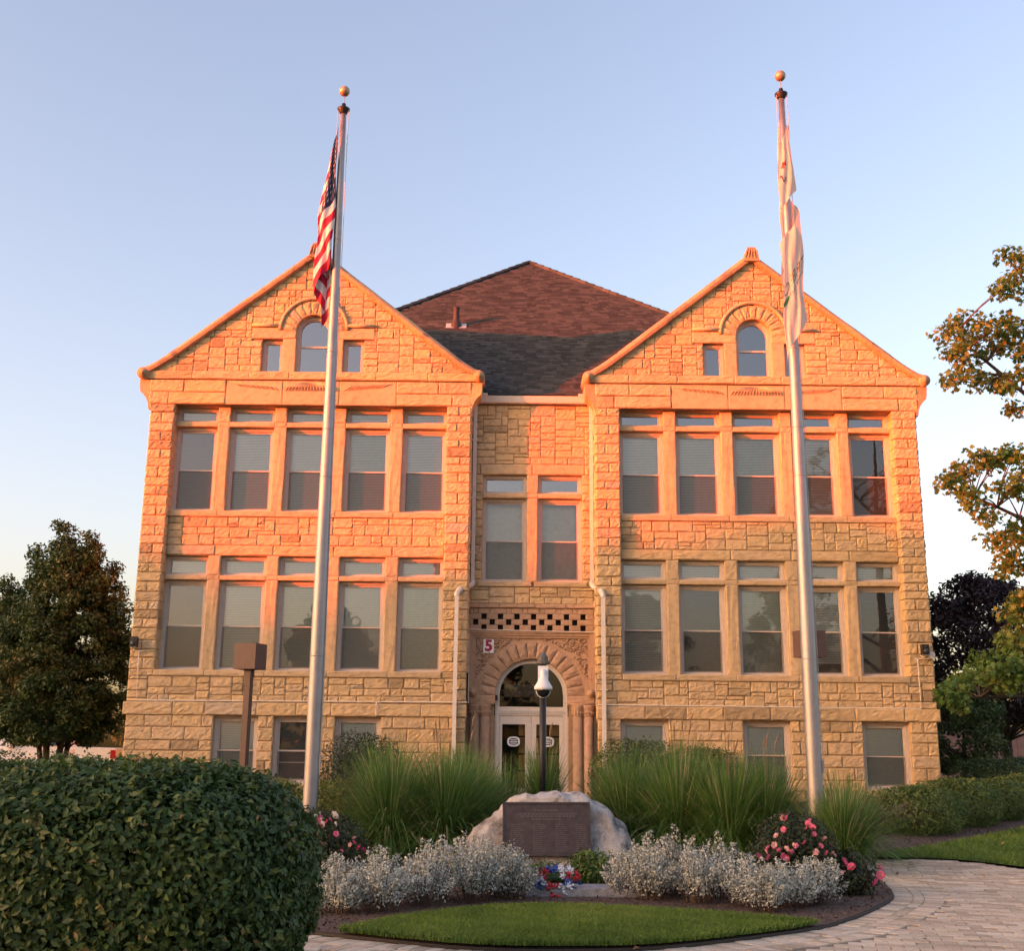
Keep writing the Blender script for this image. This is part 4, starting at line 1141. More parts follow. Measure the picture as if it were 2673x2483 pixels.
for k, L_ in layers.items():
    Y0 = 24.0 + (-.6, .4, -.2, .5, -1.2)[k]
    for x, y in L_:
        for q in range(2):
            p = px(x + random.gauss(0, 7), y + random.gauss(0, 6), Y0 + random.uniform(-.9, .9)); clm.append((p.x - MX, p.y - MY, p.z - .25))
    e = px(min(q[0] for q in L_) + 14, L_[0][1] + (10 if k < 4 else -5), Y0)
    lim.append(((0.0, 0, lz[k] - .9), (e.x - MX, e.y - MY, e.z - .25), .07))
seen_n = len(clm); rsm = [.32] * seen_n
for _ in range(150):
    a = random.random() * 6.28; r_ = 3.7 * random.random() ** .5; z = random.uniform(3.2, 13.2); f = math.sin(math.pi * min(1, (z - 1.8) / 12.5)) ** .6
    x, y = r_ * f * math.cos(a), r_ * f * math.sin(a)
    if x < -.4: x = -x
    clm.append((x + .9, y, z)); rsm.append(.62)
tree('maple_tree', 'maple tree reaching leafy branches into the picture from the right edge', (MX, MY, .25), [([(0, 0, -.2), (.05, 0, 3), (-.05, .1, 7), (.1, 0, 12.5)], [.26, .2, .14, .03])], clm, rsm, 60, .115, L_MAPLE, maple=True, every=1, limbs=lim)
cl = envelope(230, [2.3, 3.2, 4.6, 6.0, 6.9, 7.4], [2.3, 3.0, 3.1, 2.6, 1.7, .6], 2.2)
tree('purple_maple', 'dark purple-leaved tree behind the right corner of the building', (16.55, 41, .3), [([(0, 0, -.3), (.02, 0, 1.8), (0, 0, 4), (0, 0, 6)], [.2, .17, .12, .03])], [(x - .4, y, z) for x, y, z in cl], [.5] * len(cl), 130, .17, L_PURPLE, every=4)
cl = envelope(110, [.9, 1.6, 2.6, 3.3], [.8, 1.35, 1.25, .4], .9)
tree('small_tree', 'small green tree with low crown at the right corner of the building', (13.3, 36.5, .3), [([(0, 0, -.1), (.05, 0, 1.2), (.1, 0, 2.6)], [.09, .07, .02]), ([(.25, 0, -.1), (.3, 0, 1.0), (.5, 0, 2.0)], [.05, .04, .02])], cl, [.32] * len(cl), 110, .11, L_GREEN, every=4)
# trees across the street: they shade the foot of the facade and stand mirrored in its windows
sh = Vector((-sd.x, -sd.y, 0)).normalized()
for i, (fx, dist, h, wd_) in enumerate([(-11.2, 118, 15.6, 2.0), (-7.2, 124, 12.7, 1.7), (-2.5, 116, 14.6, 2.0), (2.5, 122, 15.9, 2.0), (7.5, 117, 16.9, 2.1), (12.5, 123, 16.6, 2.4), (-17, 120, 15.9, 3.0), (-25, 122, 18.5, 3.2), (-33, 119, 16.5, 3.0), (-41, 121, 15.0, 3.0), (-49, 120, 15.0, 3.0), (19, 119, 14.5, 2.4), (25, 124, 12.0, 2.4), (31, 120, 11.2, 2.4), (37, 123, 11.0, 2.4), (43, 118, 11.0, 2.4), (49, 122, 11.0, 2.6), (56, 120, 11.0, 2.6), (63, 121, 11.0, 2.6)]):
    p = Vector((fx, YP, 0)) - sh * dist
    cl = envelope(150, [1.5, h * .35, h * .7, h * .92, h], [1.8, wd_ * 1.25, wd_ * 1.1, wd_ * .7, .4], 1.0, .2)
    tree('street_tree', 'tall tree across the street, %s in the row that shades the foot of the facade' % ('first second third fourth fifth sixth seventh eighth ninth tenth eleventh twelfth thirteenth fourteenth fifteenth sixteenth seventeenth eighteenth nineteenth'.split())[i], (p.x, p.y, 0), [([(0, 0, -.1), (.1, 0, h * .5), (0, 0, h * .9)], [.35, .25, .05])], cl, [1.0] * len(cl), 75, .62, L_PEAR, 'trees across the street', every=12)
for x, y, h, w_, lab in ((-13, -16, 11, 4.0, 'broad tree behind the viewer, mirrored in the left wing windows'), (9, -22, 13, 4.6, 'broad tree behind the viewer, mirrored in the right wing windows'), (-3, -45, 12, 5.5, 'broad tree behind the viewer, mirrored in the entrance glass'), (22, -30, 14, 5.5, 'broad tree far behind the viewer to the right')):
    cl = envelope(110, [2, h * .35, h * .7, h], [w_ * .6, w_, w_ * .85, .6], 1.8)
    tree('street_tree', lab, (x, y, 0), [([(0, 0, -.1), (.1, 0, h * .5), (0, 0, h * .85)], [.3, .22, .05])], cl, [.9] * len(cl), 110, .4, L_PEAR, 'trees behind the viewer', every=8)

# ------------------------------------------------------------------ hedges and shrubs
def shrub(name, label, cat, c, a, n, size, mat, p=3.2, depth=.3, group=None, aspect=.5, twigs=30, rz=0.0, part='foliage', core=True, shoot=.10):
    t = thing(name, label, cat, (c[0], c[1], gz(c[0], c[1])), group, rz=rz); a = np.array(a)
    P_, N_ = super_shell(n, a, p, depth)
    # uneven clipped surface
    w_ = np.sin(P_[:, 0] * 5.1 + 1) * np.sin(P_[:, 2] * 6.3) * np.sin(P_[:, 1] * 4.7 + 2)
    P_ = P_ + N_ * (w_ * .05 * min(1, a.min() * 1.5))[:, None]; P_[:, 2] += a[2] * .96
    k = P_[:, 2] > 0; P_, N_ = P_[k], N_[k]
    nn = unit(N_ * .9 + np.array([0, 0, .35]) + rng.normal(0, .5, N_.shape))
    add_leaves(part, P_, nn, size, mat, t, aspect, .22, np.clip(.42 + .16 * w_[k], 0, 1))
    ns = int(n * .008); S_, SN = super_shell(ns, a * 1.02, p, .0); S_[:, 2] += a[2] * .96
    rep = np.repeat(np.arange(ns), 5); tt_ = np.tile(np.linspace(.0, shoot, 5), ns) * min(1, a.min())
    SP = S_[rep] + unit(SN * .7 + np.array([0, 0, .6]))[rep] * tt_[:, None] + rng.normal(0, .012, (ns * 5, 3)); kk = SP[:, 2] > .1
    so_ = add_leaves('stray_shoots', SP[kk], unit(SN[rep] + rng.normal(0, .7, SP.shape))[kk], size * .85, mat, t, aspect, .2, np.full(kk.sum(), .82)); so_['kind'] = 'stuff'
    mb = MB()
    for _ in range(twigs):
        d = rand_dirs(1)[0]; d[2] = abs(d[2]); r_ = (np.abs(d / a) ** p).sum() ** (-1 / p); e = d * r_ * .93
        limb(mb, (e[0] * .2, e[1] * .2, -.05), (e[0], e[1], e[2] + a[2] * .8), .012, .003, .06, 3)
    mb.build('branches', M_TWIG, t); return t
shrub('clipped_bush', 'large rounded clipped dark green bush in the left foreground', 'bush', (-3.10, 8.15), (1.19, 1.17, .752), 80000, .064, L_HEDGE, 2.9, .34, twigs=60, shoot=.045)
shrub('hedge', 'flat-topped hedge at the left edge behind the big clipped bush', 'hedge', (-7.2, 15.0), (2.9, .75, .70), 30000, .075, L_HEDGE, 6, .28, shoot=.05)
shrub('hedge', 'long flat-topped hedge under the multi-stemmed tree at the left', 'hedge', (-11.5, 21.5), (4.6, .8, .67), 30000, .085, L_HEDGE, 6, .28, shoot=.05)
for i, (x, y, lab) in enumerate([(6.9, 22.1, 'low hedge shrub nearest the flagpole, first in the row on the right'), (8.2, 23.6, 'low hedge shrub second in the row on the right'), (9.5, 25.1, 'low hedge shrub third in the row on the right'), (10.8, 26.7, 'low hedge shrub fourth in the row on the right'), (12.1, 28.2, 'low hedge shrub fifth in the row on the right'), (13.5, 29.8, 'low hedge shrub at the far end of the row on the right')]):
    shrub('low_hedge', lab, 'hedge', (x, y), (1.15, .75, .42 + .03 * math.sin(i * 2)), 9500, .062, L_BOX, 3, .25, 'low hedge along the lawn', rz=R(49))
for x, y, a, mat, lab, sz in [(-3.35, 19.3, (.75, .55, .52), L_YELLOW, 'yellow-green shrub right beside the left flagpole', .06), (-4.5, 19.8, (.8, .55, .5), L_YELLOW, 'yellow-green shrub between the left flagpole and the clipped bush', .06),
        (-3.6, 24.5, (.85, .6, .85), L_ROSE, 'dark leafy shrub under the basement window right of the left flagpole', .06), (2.1, 25.0, (1.0, .6, .80), L_GREEN, 'dark green shrub against the wall right of the entrance', .07), (3.6, 25.5, (.9, .6, .72), L_GREEN, 'leafy shrub under the first basement window of the right wing', .07),
        (13.2, 34.0, (1.3, .8, .6), L_GREEN, 'dark shrub at the right corner of the building behind the hedge', .08), (15.6, 35.5, (1.5, .8, .5), L_ROSE, 'reddish shrub behind the low hedge at the right edge', .08), (19.0, 45.0, (2.2, 1.0, .6), L_GREEN, 'green shrub in front of the pink wall', .1)]:
    shrub('shrub', lab, 'shrub', (x, y), a, 9000, sz, mat, 2.4, .4, core=False)

# ornamental grasses
def grass_clump(label, x, y, h, spread, n, plumes=0, group=None, stiff=.8):
    t = thing('ornamental_grass', label, 'grass', (x, y, gz(x, y)), group)
    a = rng.random(n) * 2 * np.pi; rr = .24 * np.sqrt(rng.random(n)) * spread; L_ = h * 1.08 * rng.uniform(.6, 1.22, n)
    out = spread * rng.beta(1.5, 2.0, n) * 1.05 + .04; droop = rng.uniform(.05, stiff, n) * out
    S_ = 6; wd_ = rng.uniform(.0045, .0085, n); V = np.empty((n, S_ + 1, 2, 3)); tw = a + np.pi / 2 + rng.normal(0, .5, n)
    for k in range(S_ + 1):
        f = k / S_; hx = rr + L_ * out * (.25 * f + .75 * f ** 2.1); z = L_ * (f * np.sqrt(np.maximum(.1, 1 - out ** 2 * .7)) - droop * 1.5 * f ** 3)
        cx_, cy_ = hx * np.cos(a), hx * np.sin(a); wk = wd_ * (1 - f ** 3 * .92)
        for q, sg in ((0, -1), (1, 1)):
            V[:, k, q, 0] = cx_ + sg * wk * np.cos(tw); V[:, k, q, 1] = cy_ + sg * wk * np.sin(tw); V[:, k, q, 2] = np.maximum(z, .0)
    b = (np.arange(n) * (S_ + 1) * 2)[:, None]; F = np.concatenate([b + [2 * k, 2 * k + 1, 2 * k + 3, 2 * k + 2] for k in range(S_)], 1).reshape(-1, 4)
    tt = np.clip(rng.normal(.42, .2, n), 0, 1); tt[rng.random(n) < .09] = 1
    link('blades', np_mesh('blades', V.reshape(-1, 3), F, np.repeat(tt, (S_ + 1) * 2), L_GRASS), t)
    if plumes:
        mb = MB()
        for _ in range(plumes):
            q = random.random() * 6.28; l_ = random.uniform(.05, .3); hh = h * random.uniform(1.05, 1.35); bx, by = math.cos(q) * l_, math.sin(q) * l_
            mb.tube([(0, 0, .2), (bx * .6, by * .6, hh * .6), (bx, by, hh)], [.004, .004, .003], 4); mb.tube([(bx, by, hh - .02), (bx * 1.1, by * 1.1, hh + .1), (bx * 1.3 + .02, by * 1.3, hh + .22)], [.006, .016, .003], 5)
        mb.build('plume', plain('dry_plume', (.26, .17, .10), .9), t)
    return t
GL, GR = 'grass clumps left of the boulder', 'grass clumps right of the boulder'
for a in [('tall arching green grass clump directly left of the boulder', -1.15, 19.3, 1.30, 1.0, 2200, 0, GL), ('tall arching green grass clump nearest the rose bush on the left', -2.35, 18.0, 1.45, 1.1, 2800, 0, GL), ('largest arching green grass clump in the middle of the left group', -1.55, 18.2, 1.45, 1.1, 2800, 3, GL), ('arching green grass clump at the back of the left group beside the yellow-green shrub', -2.6, 20.0, 1.5, 1.0, 2200, 0, GL), ('upright green grass clump at the back of the left group nearest the entrance', -1.45, 21.2, 1.4, .8, 1800, 2, GL), ('narrow upright grass clump in front of the door at the foot of the camera post', .0, 20.2, 1.40, .45, 800, 2, None), ('thin pale grass tuft left of the camera post', -.62, 20.8, 1.15, .6, 500, 0, None),
          ('tall arching green grass clump directly right of the boulder', 1.25, 18.9, 1.45, 1.0, 2400, 0, GR), ('broad green grass clump second to the right of the boulder', 1.95, 18.1, 1.50, 1.1, 2800, 0, GR), ('green grass clump in the middle of the right group behind the silver plants', 2.65, 17.7, 1.45, 1.0, 2600, 4, GR), ('green grass clump left of the right flagpole', 3.2, 17.9, 1.40, .95, 2400, 3, GR), ('green grass clump behind the middle of the right group with dry plumes', 2.3, 20.2, 1.55, .9, 1800, 7, GR), ('low spreading grass clump right of the right flagpole at the path', 3.95, 16.5, 1.05, .75, 2200, 0, GR), ('green grass clump behind the right flagpole beside the low hedge', 4.5, 18.2, 1.15, 1.0, 1800, 0, GR)]:
    grass_clump(*a)

# silver-leaved plants
def sage(label, x, y, h, w_, n, group):
    t = thing('silver_plant', label, 'plant', (x, y, gz(x, y)), group); ns = 46; mb = MB(); P_ = []; N_ = []
    for _ in range(ns):
        a = random.random() * 6.28; r_ = w_ * math.sqrt(random.random()); hh = h * .93 * (1.08 - .45 * (r_ / w_) ** 2) * random.uniform(.8, 1.15)
        b0 = Vector((r_ * .35 * math.cos(a), r_ * .35 * math.sin(a), 0)); e = Vector((r_ * math.cos(a) * 1.1, r_ * math.sin(a) * 1.1, hh))
        mb.tube([b0, b0.lerp(e, .5) + Vector((0, 0, hh * .06)), e], [.004, .003, .002], 4, caps=False)
        m_ = int(n / ns)
        f = .22 + .78 * rng.random(m_) ** .75; ang_ = rng.random(m_) * 6.28; rad = .012 + .045 * (1 - f) ** .7 + .01
        base = np.array(b0)[None] * (1 - f)[:, None] + np.array(e)[None] * f[:, None]; base[:, 2] += np.sin(f * np.pi) * hh * .06
        d = np.stack([np.cos(ang_), np.sin(ang_), rng.uniform(-.2, .8, m_)], 1)
        P_.append(base + d * rad[:, None]); N_.append(unit(d + rng.normal(0, .6, d.shape) + np.array([0, 0, .5])))
    mb.build('stems', M_TWIG, t)
    P_ = np.concatenate(P_); N_ = np.concatenate(N_); add_leaves('leaves', P_, N_, .030, L_SAGE, t, .6, .15, rng.normal(.62, .2, len(P_)))
    return t
SL, SR = 'silver plants left of the granite slab', 'silver plants right of the granite slab'
ORD = 'leftmost|second from the left|third from the left|fourth from the left|fifth from the left|sixth from the left|seventh from the left|eighth from the left|ninth from the left|rightmost'.split('|')
for i, (x, y, h, w_) in enumerate(sorted([(-2.25, 12.15, .44, .30), (-1.85, 12.25, .50, .34), (-1.95, 12.9, .56, .36), (-1.45, 12.7, .58, .36), (-1.35, 13.3, .64, .38), (-.95, 13.1, .60, .36), (-.72, 13.55, .62, .36), (-.55, 13.35, .52, .30), (-1.0, 14.0, .68, .36), (-2.4, 12.75, .5, .32)])):
    sage('silver-leaved plant, %s of those left of the granite slab' % ORD[i], x, y, h, w_, 3300, SL)
for i, (x, y, h, w_) in enumerate(sorted([(.72, 13.75, .50, .28), (.98, 13.45, .58, .34), (1.30, 13.8, .72, .36), (1.45, 13.2, .58, .34), (1.80, 13.6, .68, .36), (1.95, 12.95, .50, .34), (2.05, 12.55, .46, .30), (2.40, 12.95, .50, .34), (2.75, 13.15, .52, .30), (1.05, 14.2, .62, .32)])):
    sage('silver-leaved plant, %s of those right of the granite slab' % ORD[i], x, y, h, w_, 3300, SR)

# rose bushes
def petal_mesh(n, tint_, name='flower'):
    mb = MB()
    for ring_, (r_, ph, tilt) in enumerate(((.036, 0, .35), (.026, .6, .85))):
        for k in range(n):
            a = 2 * math.pi * k / n + ph; ca_, sa_ = math.cos(a), math.sin(a)
            P5 = [(0.004, 0, 0), (r_ * .7, -.022, r_ * tilt * .5), (r_ * 1.15, -.014, r_ * tilt), (r_ * 1.2, .014, r_ * tilt * 1.05), (r_ * .7, .022, r_ * tilt * .5)]
            mb.add([(ca_ * x - sa_ * y, sa_ * x + ca_ * y, z + ring_ * .004) for x, y, z in P5], [(0, 1, 2), (0, 2, 3), (0, 3, 4)], 0, tint_)
    mb.ball((0, 0, .012), .008, 6, 4, 1); return mb
M_PINK = leaf_mat('pink_petal', [(0, (.75, .12, .26)), (.5, (.80, .20, .34)), (1, (.80, .46, .46))], .3, .5)
M_WHITEPETAL = leaf_mat('white_petal', [(0, (.80, .70, .64)), (1, (.85, .80, .74))], .3, .5)
M_STAMEN = plain('stamen', (.55, .38, .08), .7)
def rose(label, x, y, a, n, flowers, group=None, mats=(0,)):
    t = shrub('rose_bush', label, 'rose bush', (x, y), a, n, .045, L_ROSE, 2.2, .55, group, .6, 40)
    mes = [petal_mesh(5, tt).mesh('flower', [mm, M_STAMEN]) for tt, mm in ((0.1, M_PINK), (.5, M_PINK), (1.0, M_PINK), (.5, M_WHITEPETAL))]
    A = np.array(a)
    for dx, dz, kind, sc_ in flowers:
        # on the bush's face towards the path
        u_ = np.array([dx * A[0], 0, dz * A[2]]); rem = max(.05, 1 - abs(dx) ** 2.2 - abs(dz) ** 2.2); yy = -A[1] * rem ** (1 / 2.2)
        o = link('flower', mes[kind], t); o.location = (u_[0], yy - .02, u_[2] + A[2] * .96)
        o.rotation_euler = (R(random.uniform(40, 75)), R(random.uniform(-25, 25)), random.random() * 6.28); o.scale = (sc_,) * 3
    return t
def fl(n, kinds, zlo=-.2, zhi=.95):
    out = []
    for _ in range(n):
        z = random.uniform(zlo, zhi); lim_ = max(.1, 1 - abs(z) ** 2.2) ** .45; out.append((random.uniform(-1, 1) * lim_ * .95, z, random.choice(kinds), random.uniform(.6, 1.05)))
    return out
rose('rose bush with pink and pale flowers at the foot of the left flagpole', -2.95, 15.2, (.62, .5, .42), 8500, fl(34, (0, 0, 1, 1, 2)) + [(q[0], q[1], 3, q[3]) for q in fl(12, (3,), .5, .98)])
rose('rose bush with bright pink flowers in front of the right flagpole', 2.75, 14.2, (.50, .42, .47), 8500, fl(32, (0, 1, 1, 2)))
rose('low rose bush with few pink flowers at the bed edge by the path', 3.35, 14.15, (.36, .34, .24), 3600, [(.9, .1, 1, 1.3), (.7, -.2, 0, 1.3), (.95, .4, 1, 1.1), (-.3, .7, 0, 1.3), (-.1, .5, 0, 1.3), (-.4, .2, 2, 1.1)])

# low green plants by the boulder
for x, y, a, lab in ((-.12, 14.9, (.33, .25, .13), 'low bright green leafy plant left in front of the boulder'), (.42, 15.0, (.30, .25, .20), 'bushy bright green plant right in front of the boulder')):
    shrub('leafy_plant', lab, 'plant', (x, y), a, 1300, .075, L_LIME, 2.2, .2, None, .4, 8)

# ------------------------------------------------------------------ memorial boulder, slab, wreath
def granite_mat(name, base, dark, warm, scale=3.0, bmp=.6):
    m, nt, b = nodes(name)
    col = ramp(nt, noise(nt, scale, 8, .68), [(.36, dark), (.50, base), (.66, tuple(min(1, c * 1.25) for c in base))])
    col = mixc(nt, ramp(nt, noise(nt, 1.7, 4), [(.58, (0, 0, 0)), (.70, (.7, .7, .7))]), col, warm)
    col = mixc(nt, 1.0, col, ramp(nt, noise(nt, 60, 3), [(.3, (.75, .75, .75)), (.7, (1.2, 1.2, 1.2))]), 'MULTIPLY')
    nt.links.new(col, b.inputs['Base Color']); b.inputs['Roughness'].default_value = .85
    bump(nt, b, noise(nt, 9, 8, .7), bmp, .03); return m
M_BOULDER = granite_mat('boulder_granite', (.43, .41, .39), (.13, .122, .118), (.29, .22, .17), 4.0, 1.0)
bt = thing('memorial_boulder', 'grey granite boulder carrying a bronze plaque in the planted bed', 'boulder', (.03, 17.25, .05))
bm = bmesh.new(); bmesh.ops.create_icosphere(bm, subdivisions=5, radius=1)
for v in bm.verts:
    p = v.co.copy(); n_ = p.normalized()
    x, y, z = n_
    w_ = 1.03 + .06 * math.sin(2.1 * x + 1.3) * math.cos(1.3 * z) + .03 * math.sin(7 * x + 5 * z + 2 * y) + .025 * math.sin(15 * x - 11 * z + 6 * y) + .012 * math.sin(31 * z + 27 * x)
    q = Vector((x * 1.22 - .04, y * .62, math.copysign(abs(z) ** .82, z) * .93)) * w_
    if z > 0: q.x *= 1 - .16 * z; q.x += .02 * z; q.z *= 1.0 + .05 * z * math.exp(-(x - .05) ** 2 * 2)
    q.y = max(q.y, -.40 + q.z * .16)
    if q.z > .25: q.z = .25 + (q.z - .25) * .98
    v.co = q
me = bpy.data.meshes.new('rock'); bm.to_mesh(me); bm.free(); me.materials.append(M_BOULDER); me.polygons.foreach_set('use_smooth', [True] * len(me.polygons)); link('rock', me, bt)
M_BRONZE = plain('bronze', (.085, .066, .064), .42, .75, var=.25, scale=12)
Mp = Matrix.Translation((-.09, -.43, .50)) @ Matrix.Rotation(R(-9), 4, 'X') @ Matrix.Rotation(R(-.6), 4, 'Y')
pq = MB(); pq.box(-.61, .61, -.02, .08, -.36, .36, M=Mp); plo = pq.build('plaque', M_BRONZE, bt)
fr_ = MB(); 
for a in ((-.61, .61, .335, .36), (-.61, .61, -.36, -.335)): fr_.box(a[0], a[1], -.04, -.021, a[2], a[3], M=Mp)
for a in ((-.61, -.585), (.585, .61)): fr_.box(a[0], a[1], -.04, -.021, -.335, .335, M=Mp)
fr_.build('plaque_border', M_BRONZE, plo)
le = MB()
for row, (z_, x0_, x1_) in enumerate([(.25, -.16, .16), (.20, -.40, .44), (.17, -.36, .40), (.13, -.20, .20)]):
    x = x0_
    while x < x1_: l_ = random.uniform(.02, .06); le.box(x, min(x1_, x + l_), -.026, -.0205, z_ - .009, z_ + .009, M=Mp); x += l_ + .014
for c0_ in (-.50, -.19, .12, .40):
    for k in range(14):
        x = c0_; z_ = .06 - k * .027
        for _ in range(3): l_ = random.uniform(.02, .07); le.box(x, x + l_, -.024, -.0205, z_ - .005, z_ + .005, M=Mp); x += l_ + .01
o = le.build('raised_lettering', plain('worn_bronze', (.135, .108, .10), .42, .75), plo); o['kind'] = 'stuff'
M_SLAB = granite_mat('slab_granite', (.30, .30, .305), (.20, .20, .205), (.27, .27, .27), 12, .08)
sl_ = thing('granite_slab', 'low grey granite slab lying in the mulch in front of the boulder', 'slab', (.12, 13.85, 0))
mb = MB(); mb.box(-.85, .85, -.20, .30, -.02, .10); mb.box(-.83, .83, -.185, .285, .1005, .115); mb.build('slab', M_SLAB, sl_)
MB().box(-.88, .88, -.24, .34, -.03, .035).build('footing', granite_mat('footing_granite', (.22, .225, .225), (.14, .14, .14), (.2, .2, .2), 14, .1), sl_)
wr = thing('wreath', 'red, white and blue flower wreath lying on the granite slab', 'wreath', (-.06, 13.80, .135))
wr.rotation_euler = (R(28), 0, 0); wr.scale = (1.18, 1.3, 1.18)
M_RED = plain('red_cloth', (.45, .02, .03), .6); M_BLUE = plain('blue_cloth', (.05, .09, .30), .6); M_WHITEC = plain('white_cloth', (.72, .72, .74), .6)
for k in range(64):
    a = 2 * math.pi * k / 64 * 3 + random.gauss(0, .05); r_ = .17 + random.uniform(-.055, .06); sec = int((a % 6.28) / 6.28 * 9)
    m_ = (M_RED, M_WHITEC, M_BLUE)[sec % 3]; f_ = MB()
    for q in range(6):
        b_ = q * 1.05 + random.random(); f_.add([(0, 0, 0), (.03 * math.cos(b_ - .4), .03 * math.sin(b_ - .4), .018), (.045 * math.cos(b_), .045 * math.sin(b_), .026), (.03 * math.cos(b_ + .4), .03 * math.sin(b_ + .4), .018)], [(0, 1, 2, 3)])
    f_.ball((0, 0, .012), .016, 6, 4)
    o = f_.build('wreath_flower', m_, wr); o.location = (r_ * math.cos(a) * 1.05, r_ * math.sin(a) * .62, .02 + random.random() * .045 + .03 * math.sin(a)); o.rotation_euler = (R(random.uniform(10, 50)), R(random.uniform(-25, 25)), random.random() * 6)
mb = MB(); mb.box(-.05, -.005, -.19, -.16, -.05, .02); mb.box(.01, .05, -.20, -.165, -.06, .02); mb.build('ribbon', M_RED, wr)
mb = MB(); mb.tube([(.155 * math.cos(t) * 1.05, .155 * math.sin(t) * .62, .018) for t in [2 * math.pi * i / 20 for i in range(21)]], .022, 6); mb.build('wreath_base', plain('wreath_green', (.05, .09, .04), .8), wr)

# ------------------------------------------------------------------ flagpoles and flags
def flagpole(label, x, y, ztop, r0_=.108):
    g = gz(x, y); t = thing('flagpole', label, 'flagpole', (x, y, g)); h = ztop - g; mb = MB(); n = 14
    mb.tube([(0, 0, h * i / n - (.1 if i == 0 else 0)) for i in range(n + 1)], [r0_ if i < 5 else r0_ - (r0_ - .048) * (i - 4) / (n - 4) for i in range(n + 1)], 20)
    mb.build('pole', M_ALU, t, True)
    for zz in (2.9, 5.6, 6.35, 7.6, 9.5):
        q = r0_ if zz < h * 5 / 14 else r0_ - (r0_ - .048) * (zz / h * 14 - 4) / 10
        MB().tube([(0, 0, zz), (0, 0, zz + .012)], q + .003, 20).build('seam', M_ALU, t, True)
    MB().lathe([(.055, h - .02), (.062, h), (.10, h + .05), (.105, h + .075), (.045, h + .10), (.03, h + .17), (.012, h + .18)], 0, 0, 16).build('truck_cap', M_BLACK, t, True)
    mb = MB(); mb.tube([(0, 0, h + .15), (0, 0, h + .34)], .008, 6); mb.build('spindle', M_ALU, t)
    MB().ball((0, 0, h + .40), .088, 20, 12).build('ball', M_GOLD, t, True)
    mb = MB(); mb.tube([(.085, -.03, h + .03), (.09, -.03, h * .6), (.125, -.03, 1.4)], .006, 5); mb.tube([(-.085, -.03, h + .03), (-.088, -.03, h * .75)], .006, 5); mb.build('halyard', plain('rope', (.45, .42, .38), .9), t)
    mb = MB(); mb.box(.10, .13, -.05, -.01, 1.32, 1.5); mb.build('cleat', M_ALU, t)
    return t
FPL = flagpole('left metal flagpole with a ball top carrying the striped flag', -3.42, 17.2, 11.80)
FPR = flagpole('right metal flagpole with a ball top carrying the white flags', 3.70, 16.8, 11.91)
M_FR = plain('flag_red', (.50, .012, .045), .75, var=.1); M_FW = plain('flag_white', (.70, .64, .62), .75, var=.06); M_FB = plain('flag_navy', (.018, .022, .065), .75)
def cloth_mat(name, col, tr):
    m, nt, b = nodes(name); nt.links.new(ramp(nt, noise(nt, 6, 3), [(.3, tuple(c * .92 for c in col)), (.7, col)]), b.inputs['Base Color']); b.inputs['Roughness'].default_value = .85; b.inputs['Specular IOR Level'].default_value = .1
    tl = nd(nt, 'ShaderNodeBsdfTranslucent'); tl.inputs[0].default_value = (*col, 1); mx = nd(nt, 'ShaderNodeMixShader'); mx.inputs[0].default_value = tr
    nt.links.new(b.outputs[0], mx.inputs[1]); nt.links.new(tl.outputs[0], mx.inputs[2]); nt.links.new(mx.outputs[0], nt.nodes['Material Output'].inputs['Surface']); return m
M_FLAGW = cloth_mat('white_flag_cloth', (.80, .70, .62), .35)
def flag_surface(zt, H, D, side, width, pleats, yo=-.13, taper=1.3, phase=0.0, fold=.12, wr=.02, am=.024):
    """limp flag: u along the fly, v down the hoist; gathered in soft vertical pleats"""
    us_, gs_ = zip(*pleats)
    def Fn(u_, v_):
        drop = v_ * H + D * u_ ** 1.05; g_ = np.interp(u_, us_, gs_)
        wf = min(1.0, (drop + .12) / taper) ** .9
        x = side * (.055 if side < 0 else 0.0) + side * width * g_ * wf + .018 * math.sin(5 * drop + 9 * u_ + phase) * wf
        y = yo + fold * ss((u_ - .35) / .35) - am * math.sin(drop * 3.1 + g_ * 7 + phase) * wf - wr * math.sin(g_ * 13 + phase) * wf
        return Vector((x, y, zt - drop - .02 * math.sin(u_ * 17 + phase)))
    return Fn
def flag_mesh(Fn, nu, nv, face_mat):
    mb = MB()
    for j in range(nv + 1):
        for i in range(nu + 1): mb.v.append(tuple(Fn(i / nu, j / nv))); mb.t.append(.5)
    W = nu + 1
    for j in range(nv):
        for i in range(nu): mb.f.append([j * W + i, j * W + i + 1, (j + 1) * W + i + 1, (j + 1) * W + i]); mb.m.append(face_mat((i + .5) / nu, (j + .5) / nv))
    return mb
def on_flag(Fn, u_, v_, sg=-1, eps=.004):
    p = Fn(u_, v_); a = Fn(min(1, u_ + .004), v_) - Fn(max(0, u_ - .004), v_); b = Fn(u_, min(1, v_ + .004)) - Fn(u_, max(0, v_ - .004)); n_ = a.cross(b).normalized()
    if n_.y > 0: n_ = -n_
    return p + n_ * eps * (1 if sg < 0 else -1)
G0 = gz(-3.42, 17.2)
zt = px(666, 236, 17.05).z - G0; TOT = zt - (px(640, 626, 16.95).z - G0)
US = flag_surface(zt, 2.40, TOT - 2.40, -1, .27, [(0, 0), (.48, 1.0), (.60, .92), (.82, .06), (1.0, .55)], taper=1.8, yo=-.10, fold=.13)
ft = thing('striped_flag', 'limp American flag with stars and red and white stripes on the left flagpole', 'flag', (-3.42, 17.2, gz(-3.42, 17.2)))
fm = flag_mesh(US, 48, 39, lambda u_, v_: 2 if (u_ < .4 and v_ < 7 / 13) else (0 if int(v_ * 13) % 2 == 0 else 1))
fo = fm.build('cloth', [M_FR, M_FW, M_FB], ft, True)
stn = MB()
